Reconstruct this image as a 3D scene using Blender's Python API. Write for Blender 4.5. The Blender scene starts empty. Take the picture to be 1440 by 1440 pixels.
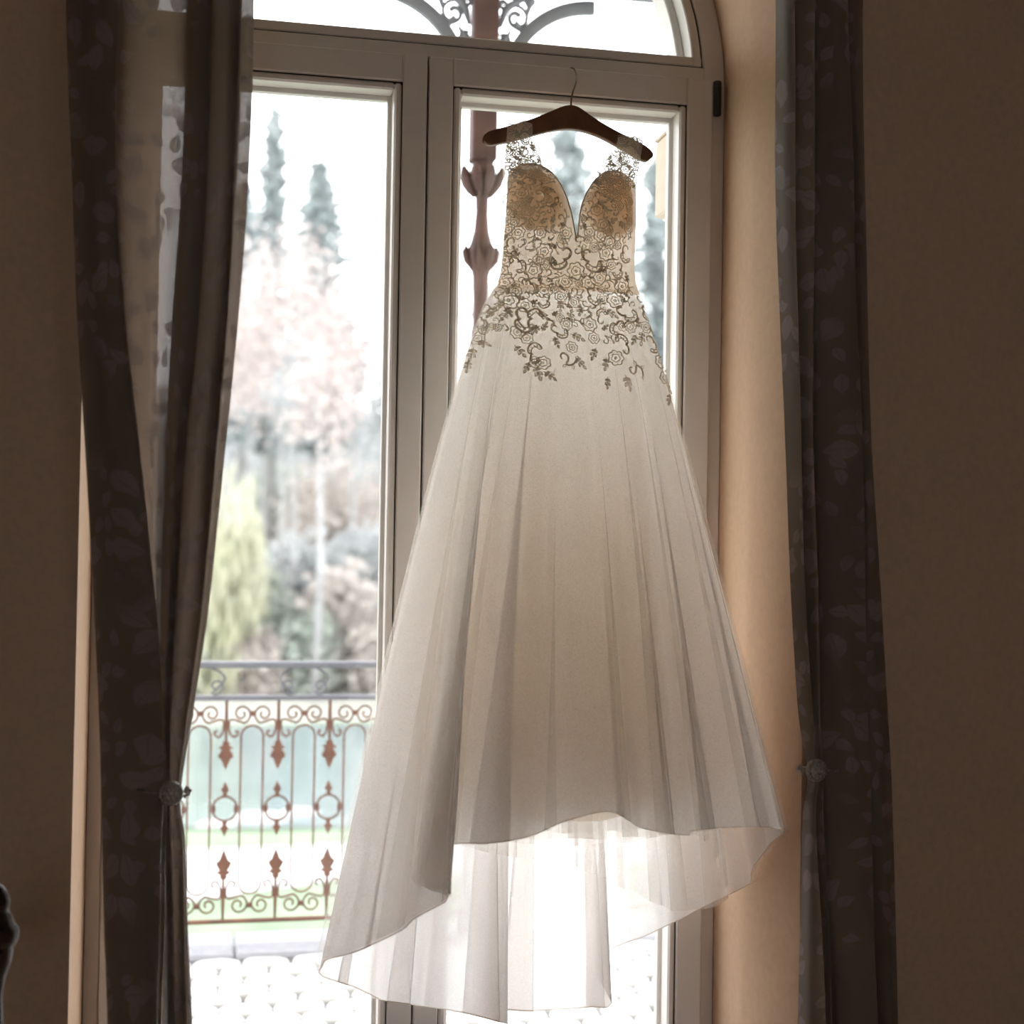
import bpy, math, random
import numpy as np
from mathutils import Vector, Matrix
from mathutils.bvhtree import BVHTree

random.seed(7)
rng = np.random.default_rng(11)
SC = bpy.context.scene
COL = SC.collection
PI = math.pi

# ------------------------------------------------------------------ camera
FPX = 2000.0
CAM = Vector((-0.48332, -3.48383, 1.46487))
YAW, PITCH, ROLL = 0.20246, 0.01978, 0.0162
fw = Vector((math.sin(YAW) * math.cos(PITCH), math.cos(YAW) * math.cos(PITCH), math.sin(PITCH)))
r0 = Vector((math.cos(YAW), -math.sin(YAW), 0))
u0 = r0.cross(fw)
rt = r0 * math.cos(ROLL) + u0 * math.sin(ROLL)
up = -r0 * math.sin(ROLL) + u0 * math.cos(ROLL)
cd = bpy.data.cameras.new('camera')
cam = bpy.data.objects.new('camera', cd)
COL.objects.link(cam)
cam.matrix_world = Matrix(((rt.x, up.x, -fw.x, CAM.x), (rt.y, up.y, -fw.y, CAM.y), (rt.z, up.z, -fw.z, CAM.z), (0, 0, 0, 1)))
cd.sensor_width = 36.0
cd.lens = FPX / 1440.0 * 36.0
cd.clip_end = 600
cd.dof.use_dof = True
cd.dof.focus_distance = 3.38
cd.dof.aperture_fstop = 2.0
SC.camera = cam

# ------------------------------------------------------------------ sky and exposure
W = bpy.data.worlds.new('overcast_sky')
SC.world = W
W.use_nodes = True
bg = W.node_tree.nodes['Background']
bg.inputs[0].default_value = (0.96, 0.965, 1.0, 1)
bg.inputs[1].default_value = 5.9
SC.view_settings.view_transform = 'Standard'
SC.view_settings.look = 'None'
SC.view_settings.gamma = 1.0
SC.view_settings.exposure = 0.0
SC.cycles.use_denoising = True
SC.cycles.max_bounces = 20
SC.cycles.diffuse_bounces = 12
SC.cycles.transmission_bounces = 10
SC.cycles.transparent_max_bounces = 32


def at(px, py, Y):
    """point of the photograph's sight line where it meets the plane y = Y (used to measure sizes)"""
    d = fw + rt * ((px - 720) / FPX) + up * ((720 - py) / FPX)
    t = (Y - CAM.y) / d.y
    return CAM + d * t


# ------------------------------------------------------------------ material helpers
def newmat(name):
    m = bpy.data.materials.new(name)
    m.use_nodes = True
    nt = m.node_tree
    nt.nodes.clear()
    out = nt.nodes.new('ShaderNodeOutputMaterial')
    return m, nt, out


def N(nt, t, **kw):
    n = nt.nodes.new('ShaderNode' + t)
    for k, v in kw.items():
        if k.startswith('i_'):
            key = k[2:]
            key = int(key) if key.isdigit() else key.replace('_', ' ')
            n.inputs[key].default_value = v
        else:
            setattr(n, k, v)
    return n


def L(nt, a, b):
    nt.links.new(a, b)


def c4(c):
    return (c[0], c[1], c[2], 1)


def mat_paint(name, col, rough=0.6, noise=0.06, scale=30, bump=0.0, spec=0.3, metal=0.0, col2=None, detail=4):
    m, nt, out = newmat(name)
    p = N(nt, 'BsdfPrincipled')
    p.inputs['Roughness'].default_value = rough
    p.inputs['Metallic'].default_value = metal
    p.inputs['Specular IOR Level'].default_value = spec
    tc = N(nt, 'TexCoord')
    no = N(nt, 'TexNoise')
    no.inputs['Scale'].default_value = scale
    no.inputs['Detail'].default_value = detail
    L(nt, tc.outputs['Object'], no.inputs['Vector'])
    ramp = N(nt, 'ValToRGB')
    ramp.color_ramp.elements[0].position = 0.3
    ramp.color_ramp.elements[1].position = 0.7
    lo = col2 if col2 else tuple(c * (1 - noise) for c in col)
    hi = col if col2 else tuple(min(1, c * (1 + noise)) for c in col)
    ramp.color_ramp.elements[0].color = c4(lo)
    ramp.color_ramp.elements[1].color = c4(hi)
    L(nt, no.outputs['Fac'], ramp.inputs['Fac'])
    L(nt, ramp.outputs['Color'], p.inputs['Base Color'])
    if bump:
        b = N(nt, 'Bump')
        b.inputs['Strength'].default_value = bump
        b.inputs['Distance'].default_value = 0.004
        L(nt, no.outputs['Fac'], b.inputs['Height'])
        L(nt, b.outputs['Normal'], p.inputs['Normal'])
    L(nt, p.outputs[0], out.inputs[0])
    return m


def mat_sheer(name, col, opacity=0.5, transl=0.5, weave=900, wamt=0.25, spec=0.0):
    """thin fabric: open weave (see-through) plus threads that scatter light both ways"""
    m, nt, out = newmat(name)
    dif = N(nt, 'BsdfDiffuse')
    tr = N(nt, 'BsdfTranslucent')
    tp = N(nt, 'BsdfTransparent')
    dif.inputs[0].default_value = c4(col)
    tr.inputs[0].default_value = c4(col)
    mx = N(nt, 'MixShader')
    mx.inputs[0].default_value = transl
    L(nt, dif.outputs[0], mx.inputs[1])
    L(nt, tr.outputs[0], mx.inputs[2])
    tc = N(nt, 'TexCoord')
    no = N(nt, 'TexNoise')
    no.inputs['Scale'].default_value = weave
    no.inputs['Detail'].default_value = 1
    L(nt, tc.outputs['Object'], no.inputs['Vector'])
    mr = N(nt, 'MapRange')
    mr.inputs['From Min'].default_value = 0.3
    mr.inputs['From Max'].default_value = 0.7
    mr.inputs['To Min'].default_value = max(0, opacity - wamt * opacity)
    mr.inputs['To Max'].default_value = min(1, opacity + wamt * opacity)
    L(nt, no.outputs['Fac'], mr.inputs['Value'])
    mo = N(nt, 'MixShader')
    L(nt, mr.outputs[0], mo.inputs[0])
    L(nt, tp.outputs[0], mo.inputs[1])
    L(nt, mx.outputs[0], mo.inputs[2])
    L(nt, mo.outputs[0], out.inputs[0])
    return m


def mat_leafy(name, col, col2, transl=0.35):
    m, nt, out = newmat(name)
    tc = N(nt, 'TexCoord')
    no = N(nt, 'TexNoise')
    no.inputs['Scale'].default_value = 0.6
    no.inputs['Detail'].default_value = 3
    L(nt, tc.outputs['Object'], no.inputs['Vector'])
    ramp = N(nt, 'ValToRGB')
    ramp.color_ramp.elements[0].position = 0.35
    ramp.color_ramp.elements[1].position = 0.65
    ramp.color_ramp.elements[0].color = c4(col)
    ramp.color_ramp.elements[1].color = c4(col2)
    L(nt, no.outputs['Fac'], ramp.inputs['Fac'])
    dif = N(nt, 'BsdfDiffuse')
    tr = N(nt, 'BsdfTranslucent')
    L(nt, ramp.outputs[0], dif.inputs[0])
    L(nt, ramp.outputs[0], tr.inputs[0])
    mx = N(nt, 'MixShader')
    mx.inputs[0].default_value = transl
    L(nt, dif.outputs[0], mx.inputs[1])
    L(nt, tr.outputs[0], mx.inputs[2])
    L(nt, mx.outputs[0], out.inputs[0])
    return m


def mat_glass(name, refl=0.05):
    m, nt, out = newmat(name)
    tp = N(nt, 'BsdfTransparent')
    tp.inputs[0].default_value = (0.985, 0.99, 0.99, 1)
    gl = N(nt, 'BsdfGlossy')
    gl.inputs['Roughness'].default_value = 0.02
    no = N(nt, 'TexNoise')
    no.inputs['Scale'].default_value = 3
    mr = N(nt, 'MapRange')
    mr.inputs['To Min'].default_value = refl * 0.7
    mr.inputs['To Max'].default_value = refl * 1.3
    L(nt, no.outputs['Fac'], mr.inputs['Value'])
    mx = N(nt, 'MixShader')
    L(nt, mr.outputs[0], mx.inputs[0])
    L(nt, tp.outputs[0], mx.inputs[1])
    L(nt, gl.outputs[0], mx.inputs[2])
    L(nt, mx.outputs[0], out.inputs[0])
    return m


def leaf_layer(nt, uv, scale, wid, seed):
    """printed leaf motif: one turned leaf with a mid vein in each Voronoi cell. returns mask socket"""
    mp = N(nt, 'Mapping')
    mp.inputs['Location'].default_value = (seed, seed * 1.7, 0)
    mp.inputs['Scale'].default_value = (scale, scale, 1)
    L(nt, uv, mp.inputs['Vector'])
    vo = N(nt, 'TexVoronoi')
    vo.voronoi_dimensions = '2D'
    vo.inputs['Scale'].default_value = 1.0
    vo.inputs['Randomness'].default_value = 0.75
    L(nt, mp.outputs[0], vo.inputs['Vector'])
    sub = N(nt, 'VectorMath', operation='SUBTRACT')
    L(nt, mp.outputs[0], sub.inputs[0])
    L(nt, vo.outputs['Position'], sub.inputs[1])
    sep = N(nt, 'SeparateColor')
    L(nt, vo.outputs['Color'], sep.inputs[0])
    ang = N(nt, 'Math', operation='MULTIPLY')
    ang.inputs[1].default_value = 6.283
    L(nt, sep.outputs[0], ang.inputs[0])
    vr = N(nt, 'VectorRotate')
    vr.rotation_type = 'Z_AXIS'
    L(nt, sub.outputs[0], vr.inputs['Vector'])
    L(nt, ang.outputs[0], vr.inputs['Angle'])
    sx = N(nt, 'SeparateXYZ')
    L(nt, vr.outputs[0], sx.inputs[0])
    # half width = wid*(1-(x/.45)^2)*(1+.4x)
    xx = N(nt, 'Math', operation='MULTIPLY')
    L(nt, sx.outputs[0], xx.inputs[0])
    L(nt, sx.outputs[0], xx.inputs[1])
    one = N(nt, 'Math', operation='MULTIPLY_ADD')
    L(nt, xx.outputs[0], one.inputs[0])
    one.inputs[1].default_value = -wid / 0.14
    one.inputs[2].default_value = wid
    sk = N(nt, 'Math', operation='MULTIPLY_ADD')
    L(nt, sx.outputs[0], sk.inputs[0])
    sk.inputs[1].default_value = 1.1
    sk.inputs[2].default_value = 1.0
    hw = N(nt, 'Math', operation='MULTIPLY')
    L(nt, one.outputs[0], hw.inputs[0])
    L(nt, sk.outputs[0], hw.inputs[1])
    ay = N(nt, 'Math', operation='ABSOLUTE')
    L(nt, sx.outputs[1], ay.inputs[0])
    dd = N(nt, 'Math', operation='SUBTRACT')
    L(nt, hw.outputs[0], dd.inputs[0])
    L(nt, ay.outputs[0], dd.inputs[1])
    edge = N(nt, 'MapRange')
    edge.inputs['From Min'].default_value = 0.0
    edge.inputs['From Max'].default_value = 0.03
    L(nt, dd.outputs[0], edge.inputs['Value'])
    vein = N(nt, 'MapRange')
    vein.inputs['From Min'].default_value = 0.006
    vein.inputs['From Max'].default_value = 0.025
    vein.inputs['To Min'].default_value = 0.45
    L(nt, ay.outputs[0], vein.inputs['Value'])
    pick = N(nt, 'MapRange')            # some cells stay empty
    pick.inputs['From Min'].default_value = 0.22
    pick.inputs['From Max'].default_value = 0.24
    L(nt, sep.outputs[1], pick.inputs['Value'])
    m1 = N(nt, 'Math', operation='MULTIPLY')
    L(nt, edge.outputs[0], m1.inputs[0])
    L(nt, vein.outputs[0], m1.inputs[1])
    m2 = N(nt, 'Math', operation='MULTIPLY')
    L(nt, m1.outputs[0], m2.inputs[0])
    L(nt, pick.outputs[0], m2.inputs[1])
    return m2.outputs[0]


def mat_curtain(name, base, leafc, see=0.1, transl=0.3):
    m, nt, out = newmat(name)
    uv = N(nt, 'UVMap')
    wob = N(nt, 'TexNoise')
    wob.inputs['Scale'].default_value = 18
    L(nt, uv.outputs[0], wob.inputs['Vector'])
    wsub = N(nt, 'VectorMath', operation='SUBTRACT')
    L(nt, wob.outputs['Color'], wsub.inputs[0])
    wsub.inputs[1].default_value = (0.5, 0.5, 0.5)
    wsc = N(nt, 'VectorMath', operation='SCALE')
    wsc.inputs['Scale'].default_value = 0.022
    L(nt, wsub.outputs[0], wsc.inputs[0])
    add = N(nt, 'VectorMath', operation='ADD')
    L(nt, uv.outputs[0], add.inputs[0])
    L(nt, wsc.outputs[0], add.inputs[1])
    a = leaf_layer(nt, add.outputs[0], 11.5, 0.235, 1.3)
    b = leaf_layer(nt, add.outputs[0], 18.0, 0.22, 5.1)
    mxm = N(nt, 'Math', operation='MAXIMUM')
    L(nt, a, mxm.inputs[0])
    L(nt, b, mxm.inputs[1])
    # sprays come in clusters
    cl = N(nt, 'TexNoise')
    cl.inputs['Scale'].default_value = 3.2
    cl.inputs['Detail'].default_value = 1
    L(nt, uv.outputs[0], cl.inputs['Vector'])
    cm = N(nt, 'MapRange')
    cm.inputs['From Min'].default_value = 0.40
    cm.inputs['From Max'].default_value = 0.47
    L(nt, cl.outputs['Fac'], cm.inputs['Value'])
    mk = N(nt, 'Math', operation='MULTIPLY')
    L(nt, mxm.outputs[0], mk.inputs[0])
    L(nt, cm.outputs[0], mk.inputs[1])
    # woven slubs
    wv = N(nt, 'TexNoise')
    wv.inputs['Scale'].default_value = 1.0
    wv.inputs['Detail'].default_value = 2
    wmp = N(nt, 'Mapping')
    wmp.inputs['Scale'].default_value = (900, 260, 1)
    L(nt, uv.outputs[0], wmp.inputs['Vector'])
    L(nt, wmp.outputs[0], wv.inputs['Vector'])
    mix = N(nt, 'MixRGB')
    mix.inputs[1].default_value = c4(base)
    mix.inputs[2].default_value = c4(leafc)
    L(nt, mk.outputs[0], mix.inputs[0])
    dif = N(nt, 'BsdfPrincipled')
    dif.inputs['Roughness'].default_value = 0.55
    dif.inputs['Specular IOR Level'].default_value = 0.25
    dif.inputs['Sheen Weight'].default_value = 0.15
    L(nt, mix.outputs[0], dif.inputs['Base Color'])
    tr = N(nt, 'BsdfTranslucent')
    tmix = N(nt, 'MixRGB')
    tmix.inputs[1].default_value = (base[0] * 2.5, base[1] * 2.0, base[2] * 1.8, 1)
    tmix.inputs[2].default_value = (base[0] * 1.55, base[1] * 1.35, base[2] * 1.25, 1)
    L(nt, mk.outputs[0], tmix.inputs[0])
    L(nt, tmix.outputs[0], tr.inputs[0])
    m1 = N(nt, 'MixShader')
    m1.inputs[0].default_value = transl
    L(nt, dif.outputs[0], m1.inputs[1])
    L(nt, tr.outputs[0], m1.inputs[2])
    tp = N(nt, 'BsdfTransparent')
    hole = N(nt, 'MapRange')
    hole.inputs['From Min'].default_value = 0.35
    hole.inputs['From Max'].default_value = 0.7
    hole.inputs['To Min'].default_value = 0.0
    hole.inputs['To Max'].default_value = see * 2
    L(nt, wv.outputs['Fac'], hole.inputs['Value'])
    inv = N(nt, 'Math', operation='MULTIPLY_ADD')       # leaf print closes the weave
    L(nt, mk.outputs[0], inv.inputs[0])
    inv.inputs[1].default_value = -0.8
    inv.inputs[2].default_value = 1.0
    hm = N(nt, 'Math', operation='MULTIPLY')
    L(nt, hole.outputs[0], hm.inputs[0])
    L(nt, inv.outputs[0], hm.inputs[1])
    m2 = N(nt, 'MixShader')
    L(nt, hm.outputs[0], m2.inputs[0])
    L(nt, m1.outputs[0], m2.inputs[1])
    L(nt, tp.outputs[0], m2.inputs[2])
    L(nt, m2.outputs[0], out.inputs[0])
    return m


M = {}
M['wall'] = mat_paint('salmon_wall_paint', (0.57, 0.43, 0.31), 0.85, 0.05, 60, 0.15)
M['reveal'] = mat_paint('wall_paint_reveal_darkened', (0.55, 0.375, 0.25), 0.8, 0.04, 50, 0.12)  # same paint as the wall, coloured darker to offset excess light here
M['roomlight'] = mat_paint('ceiling_paint', (0.72, 0.66, 0.58), 0.9, 0.03, 20)
M['floor'] = mat_paint('oak_floor', (0.40, 0.28, 0.18), 0.4, 0.2, 6)
M['frame'] = mat_paint('white_window_paint', (0.74, 0.70, 0.66), 0.42, 0.02, 15)
M['gasket'] = mat_paint('dark_groove', (0.05, 0.045, 0.04), 0.7, 0.1, 40)
M['brass'] = mat_paint('dark_hinge_metal', (0.05, 0.048, 0.04), 0.45, 0.15, 60, metal=0.3)
M['glass'] = mat_glass('window_glass')
M['wood'] = mat_paint('hanger_wood', (0.17, 0.078, 0.042), 0.42, 0.3, 25, spec=0.4)
M['wire'] = mat_paint('hook_wire', (0.16, 0.14, 0.12), 0.35, 0.1, 80, metal=0.8)
M['curtain'] = mat_curtain('leaf_print_curtain', (0.170, 0.150, 0.125), (0.36, 0.30, 0.295), see=0.034, transl=0.30)
M['cloth_lining'] = mat_sheer('curtain_lining', (0.20, 0.17, 0.15), 0.985, 0.3, 600, 0.01)
M['silver'] = mat_paint('antique_silver', (0.34, 0.32, 0.29), 0.4, 0.4, 220, bump=0.6, metal=0.6)
M['crystal'] = mat_paint('crystal_bead', (0.55, 0.52, 0.5), 0.15, 0.2, 150, metal=0.2, spec=0.8)
M['iron'] = mat_paint('rusty_iron', (0.22, 0.105, 0.07), 0.8, 0.3, 14, col2=(0.13, 0.075, 0.06))
M['greyiron'] = mat_paint('painted_grey_iron', (0.18, 0.185, 0.21), 0.5, 0.1, 14)
M['columniron'] = mat_paint('column_red_paint', (0.085, 0.045, 0.038), 0.7, 0.25, 12)
M['stone'] = mat_paint('pale_paving_stone', (0.62, 0.61, 0.60), 0.85, 0.1, 25)
M['joint'] = mat_paint('paving_joint_sand', (0.42, 0.40, 0.395), 0.9, 0.15, 40)
M['kerb'] = mat_paint('kerb_stone', (0.36, 0.36, 0.39), 0.8, 0.08, 20)
M['cream'] = mat_paint('cream_box', (0.62, 0.52, 0.42), 0.7, 0.05, 20)
M['facade'] = mat_paint('pale_facade', (0.7, 0.66, 0.6), 0.85, 0.05, 15)
M['darkwood'] = mat_paint('ebonised_wood', (0.022, 0.014, 0.012), 0.18, 0.3, 20, spec=0.6)
M['velvet'] = mat_paint('dark_velvet', (0.05, 0.02, 0.02), 0.9, 0.2, 60)
M['lawn'] = mat_paint('spring_lawn', (0.17, 0.225, 0.145), 0.9, 0.2, 1.5)
M['gravel'] = mat_paint('white_gravel', (0.5, 0.5, 0.495), 0.9, 0.06, 4)
M['water'] = mat_paint('pond_water', (0.17, 0.215, 0.212), 0.12, 0.12, 0.4, spec=0.5)
M['hill'] = mat_paint('far_hill', (0.20, 0.21, 0.235), 0.95, 0.15, 0.1)
M['bank'] = mat_paint('grassy_bank', (0.27, 0.27, 0.235), 0.95, 0.25, 0.25)
M['bark'] = mat_paint('grey_bark', (0.30, 0.30, 0.295), 0.9, 0.3, 2)
M['birch'] = mat_paint('birch_bark', (0.33, 0.325, 0.325), 0.9, 0.25, 2)
M['conifer'] = mat_leafy('conifer_needles', (0.28, 0.32, 0.315), (0.36, 0.385, 0.385), 0.4)  # foliage colours from here on are paled to carry haze and lens veil
M['buds'] = mat_leafy('pink_brown_buds', (0.48, 0.42, 0.40), (0.54, 0.48, 0.46), 0.4)
M['willow'] = mat_leafy('willow_leaves', (0.50, 0.50, 0.36), (0.54, 0.53, 0.42), 0.4)
M['shrubgreen'] = mat_leafy('shrub_green', (0.34, 0.375, 0.33), (0.41, 0.43, 0.385), 0.4)
M['shrubtan'] = mat_leafy('shrub_tan', (0.44, 0.40, 0.365), (0.50, 0.46, 0.43), 0.4)
M['shrubgrey'] = mat_leafy('shrub_grey', (0.38, 0.395, 0.395), (0.45, 0.46, 0.46), 0.4)
# dress
M['tulle'] = mat_sheer('ivory_tulle', (0.97, 0.945, 0.905), 0.22, 0.68)
M['organza'] = mat_sheer('ivory_organza', (0.975, 0.96, 0.95), 0.80, 0.60, 700, 0.10)
M['satin'] = mat_sheer('ivory_petticoat', (0.93, 0.83, 0.68), 0.80, 0.42, 500, 0.03)
# petticoat opacity rises towards the hem: closed weave below, open near the waist
_nt = M['satin'].node_tree
_mr = next(n for n in _nt.nodes if n.type == 'MAP_RANGE')
_mo = next(l.to_node for l in _nt.links if l.from_node == _mr)
_tc = next(n for n in _nt.nodes if n.type == 'TEX_COORD')
_sx = N(_nt, 'SeparateXYZ')
L(_nt, _tc.outputs['Object'], _sx.inputs[0])
_zr = N(_nt, 'MapRange')
_zr.interpolation_type = 'SMOOTHSTEP'
_zr.inputs['From Min'].default_value = 0.75
_zr.inputs['From Max'].default_value = 1.75
_zr.inputs['To Min'].default_value = 1.0
_zr.inputs['To Max'].default_value = 0.15
L(_nt, _sx.outputs[2], _zr.inputs['Value'])
_mm = N(_nt, 'Math', operation='MULTIPLY')
L(_nt, _mr.outputs[0], _mm.inputs[0])
L(_nt, _zr.outputs[0], _mm.inputs[1])
L(_nt, _mm.outputs[0], _mo.inputs[0])
M['bodice'] = mat_sheer('champagne_bodice', (0.90, 0.76, 0.60), 0.96, 0.36, 700, 0.04)
M['netting'] = mat_sheer('illusion_net', (0.85, 0.82, 0.80), 0.36, 0.2, 1200, 0.3)
M['lace'] = mat_sheer('corded_lace', (0.80, 0.72, 0.58), 0.96, 0.17, 900, 0.03)
M['strapnet'] = mat_sheer('embroidered_strap_net', (0.93, 0.86, 0.78), 0.45, 0.12, 1200, 0.3)
M['pad'] = mat_sheer('bust_padding', (0.80, 0.60, 0.36), 0.985, 0.33, 300, 0.01)
M['hemcord'] = mat_sheer('hem_binding', (0.90, 0.84, 0.78), 0.75, 0.65, 900, 0.05)


# ------------------------------------------------------------------ object helpers
def tag(o, label=None, cat=None, group=None, kind=None):
    if label:
        o['label'] = label
    if cat:
        o['category'] = cat
    if group:
        o['group'] = group
    if kind:
        o['kind'] = kind
    return o


def empty(name, loc=(0, 0, 0), parent=None):
    o = bpy.data.objects.new(name, None)
    COL.objects.link(o)
    o.location = loc
    o.empty_display_size = 0.05
    if parent:
        o.parent = parent
    return o


def mesh_data(name, V, F, mat, smooth=False, uv=None):
    me = bpy.data.meshes.new(name)
    me.from_pydata([tuple(v) for v in V], [], [tuple(f) for f in F])
    if uv is not None:
        ul = me.uv_layers.new(name='UVMap')
        li = np.zeros(len(me.loops), dtype=np.int32)
        me.loops.foreach_get('vertex_index', li)
        ul.data.foreach_set('uv', np.asarray(uv, dtype=np.float32)[li].ravel())
    if smooth:
        me.polygons.foreach_set('use_smooth', [True] * len(me.polygons))
    me.materials.append(mat)
    me.update()
    return me


def obj(name, V, F, mat, parent=None, smooth=False, uv=None, org=None):
    """one mesh object. V in world (top-level) coordinates; org moves its origin"""
    off = Vector(org) if org is not None else Vector((0, 0, 0))
    if parent is not None:
        po = Vector((0, 0, 0))
        p = parent
        while p is not None:
            po += p.location
            p = p.parent
        V = [(v[0] - po.x - off.x, v[1] - po.y - off.y, v[2] - po.z - off.z) for v in V]
    elif org is not None:
        V = [(v[0] - off.x, v[1] - off.y, v[2] - off.z) for v in V]
    me = mesh_data(name, V, F, mat, smooth, uv)
    o = bpy.data.objects.new(name, me)
    COL.objects.link(o)
    o.location = off
    if parent is not None:
        o.parent = parent
    return o


def inst(o, loc, parent):
    c = o.copy()
    COL.objects.link(c)
    c.parent = parent
    c.location = loc
    return c


class MB:
    def __init__(s):
        s.V = []
        s.F = []

    def add(s, V, F):
        b = len(s.V)
        s.V += [tuple(v) for v in V]
        s.F += [tuple(i + b for i in f) for f in F]
        return s

    def box(s, x0, x1, y0, y1, z0, z1, bev=0.0):
        if bev <= 0:
            V = [(x, y, z) for x in (x0, x1) for y in (y0, y1) for z in (z0, z1)]
            F = [(0, 1, 3, 2), (4, 6, 7, 5), (0, 4, 5, 1), (2, 3, 7, 6), (0, 2, 6, 4), (1, 5, 7, 3)]
            return s.add(V, F)
        b = bev
        V = []
        idx = {}
        sx, sy, sz = (x0, x1), (y0, y1), (z0, z1)
        for i in (0, 1):
            for j in (0, 1):
                for k in (0, 1):
                    dx, dy, dz = (b, -b)[i], (b, -b)[j], (b, -b)[k]
                    for a, d in enumerate(((0, dy, dz), (dx, 0, dz), (dx, dy, 0))):
                        idx[(i, j, k, a)] = len(V)
                        V.append((sx[i] + d[0], sy[j] + d[1], sz[k] + d[2]))
        F = []
        g = idx
        for i in (0, 1):
            F.append((g[(i, 0, 0, 0)], g[(i, 1, 0, 0)], g[(i, 1, 1, 0)], g[(i, 0, 1, 0)]))
            F.append((g[(0, i, 0, 1)], g[(1, i, 0, 1)], g[(1, i, 1, 1)], g[(0, i, 1, 1)]))
            F.append((g[(0, 0, i, 2)], g[(1, 0, i, 2)], g[(1, 1, i, 2)], g[(0, 1, i, 2)]))
        for i in (0, 1):
            for j in (0, 1):
                F.append((g[(i, j, 0, 0)], g[(i, j, 1, 0)], g[(i, j, 1, 1)], g[(i, j, 0, 1)]))
                F.append((g[(i, 0, j, 0)], g[(i, 1, j, 0)], g[(i, 1, j, 2)], g[(i, 0, j, 2)]))
                F.append((g[(0, i, j, 1)], g[(1, i, j, 1)], g[(1, i, j, 2)], g[(0, i, j, 2)]))
                for k in (0, 1):
                    F.append((g[(i, j, k, 0)], g[(i, j, k, 1)], g[(i, j, k, 2)]))
        return s.add(V, F)

    def tube(s, pts, r, n=6, closed=False, flat=None):
        P = [Vector(p) for p in pts]
        m = len(P)
        V = []
        F = []
        prev = None
        for i in range(m):
            a = P[(i - 1) % m] if (closed or i > 0) else P[i]
            b = P[(i + 1) % m] if (closed or i < m - 1) else P[i]
            t = (b - a)
            t = t.normalized() if t.length > 1e-9 else Vector((0, 0, 1))
            if prev is None:
                ref = Vector((0, 1, 0)) if abs(t.y) < 0.9 else Vector((1, 0, 0))
                nrm = (ref - t * ref.dot(t)).normalized()
            else:
                nrm = prev - t * prev.dot(t)
                nrm = nrm.normalized() if nrm.length > 1e-6 else prev
            prev = nrm
            bi = t.cross(nrm)
            rr = r[i] if hasattr(r, '__len__') else r
            for k in range(n):
                an = 2 * PI * k / n
                V.append(P[i] + nrm * (math.cos(an) * rr * (flat or 1)) + bi * (math.sin(an) * rr))
        segs = m if closed else m - 1
        for i in range(segs):
            for k in range(n):
                a = i * n + k
                b = i * n + (k + 1) % n
                c = ((i + 1) % m) * n + (k + 1) % n
                d = ((i + 1) % m) * n + k
                F.append((a, b, c, d))
        if not closed:
            F.append(tuple(range(n - 1, -1, -1)))
            F.append(tuple((m - 1) * n + k for k in range(n)))
        return s.add(V, F)

    def lathe(s, prof, cx=0, cy=0, n=16, sq=None):
        """prof: list of (r, z)"""
        V = []
        F = []
        for r, z in prof:
            for k in range(n):
                a = 2 * PI * k / n
                V.append((cx + r * math.cos(a), cy + r * math.sin(a), z))
        for i in range(len(prof) - 1):
            for k in range(n):
                F.append((i * n + k, i * n + (k + 1) % n, (i + 1) * n + (k + 1) % n, (i + 1) * n + k))
        F.append(tuple(range(n - 1, -1, -1)))
        F.append(tuple((len(prof) - 1) * n + k for k in range(n)))
        return s.add(V, F)

    def prism(s, poly, y0, y1):
        """poly of (x,z), extruded along y"""
        n = len(poly)
        V = [(x, y0, z) for x, z in poly] + [(x, y1, z) for x, z in poly]
        F = [tuple(range(n)), tuple(range(2 * n - 1, n - 1, -1))]
        F += [(i, i + n, (i + 1) % n + n, (i + 1) % n) for i in range(n)]
        return s.add(V, F)

    def grid(s, rows, closed=False):
        nr = len(rows)
        nc = len(rows[0])
        V = [p for r in rows for p in r]
        F = []
        for i in range(nr - 1):
            for j in range(nc if closed else nc - 1):
                j2 = (j + 1) % nc
                F.append((i * nc + j, i * nc + j2, (i + 1) * nc + j2, (i + 1) * nc + j))
        return s.add(V, F)

    def build(s, name, mat, parent=None, smooth=False, uv=None, org=None):
        return obj(name, s.V, s.F, mat, parent, smooth, uv, org)


def smooth_by_angle(o, deg=40):
    me = o.data
    me.polygons.foreach_set('use_smooth', [True] * len(me.polygons))
    try:
        me.set_sharp_from_angle(angle=math.radians(deg))
    except Exception:
        pass
    return o


def interp(x, xs, ys):
    return float(np.interp(x, xs, ys))


def catmull(P, sub, closed=False):
    P = np.asarray(P, float)
    n = len(P)
    out = []
    segs = n if closed else n - 1
    for i in range(segs):
        p1 = P[i]
        p2 = P[(i + 1) % n]
        p0 = P[(i - 1) % n] if (closed or i > 0) else 2 * p1 - p2
        p3 = P[(i + 2) % n] if (closed or i < n - 2) else 2 * p2 - p1
        for k in range(sub):
            t = k / sub
            out.append(0.5 * ((2 * p1) + (-p0 + p2) * t + (2 * p0 - 5 * p1 + 4 * p2 - p3) * t ** 2 + (-p0 + 3 * p1 - 3 * p2 + p3) * t ** 3))
    if not closed:
        out.append(P[-1])
    return np.array(out)


# ================================================================== ROOM SHELL
YW = -0.42          # inner wall plane
BACK_TOP = 1.68
ROOM = (-3.2, 3.0, -6.4, YW, 0.0, 3.75)
SPR = 2.65          # spring line of the arch
HW = 0.777


def opening(wl, wr, n=28):
    """outline of the arched opening from bottom left over the arch to bottom right: (x,z)"""
    cx = (wr - wl) / 2
    r = (wr + wl) / 2
    pts = [(-wl, 0.0), (-wl, 0.9), (-wl, 1.8)]
    for i in range(n + 1):
        a = PI - PI * i / n
        pts.append((cx + r * math.cos(a), SPR + r * math.sin(a)))
    pts += [(wr, 1.8), (wr, 0.9), (wr, 0.0)]
    return pts


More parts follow.
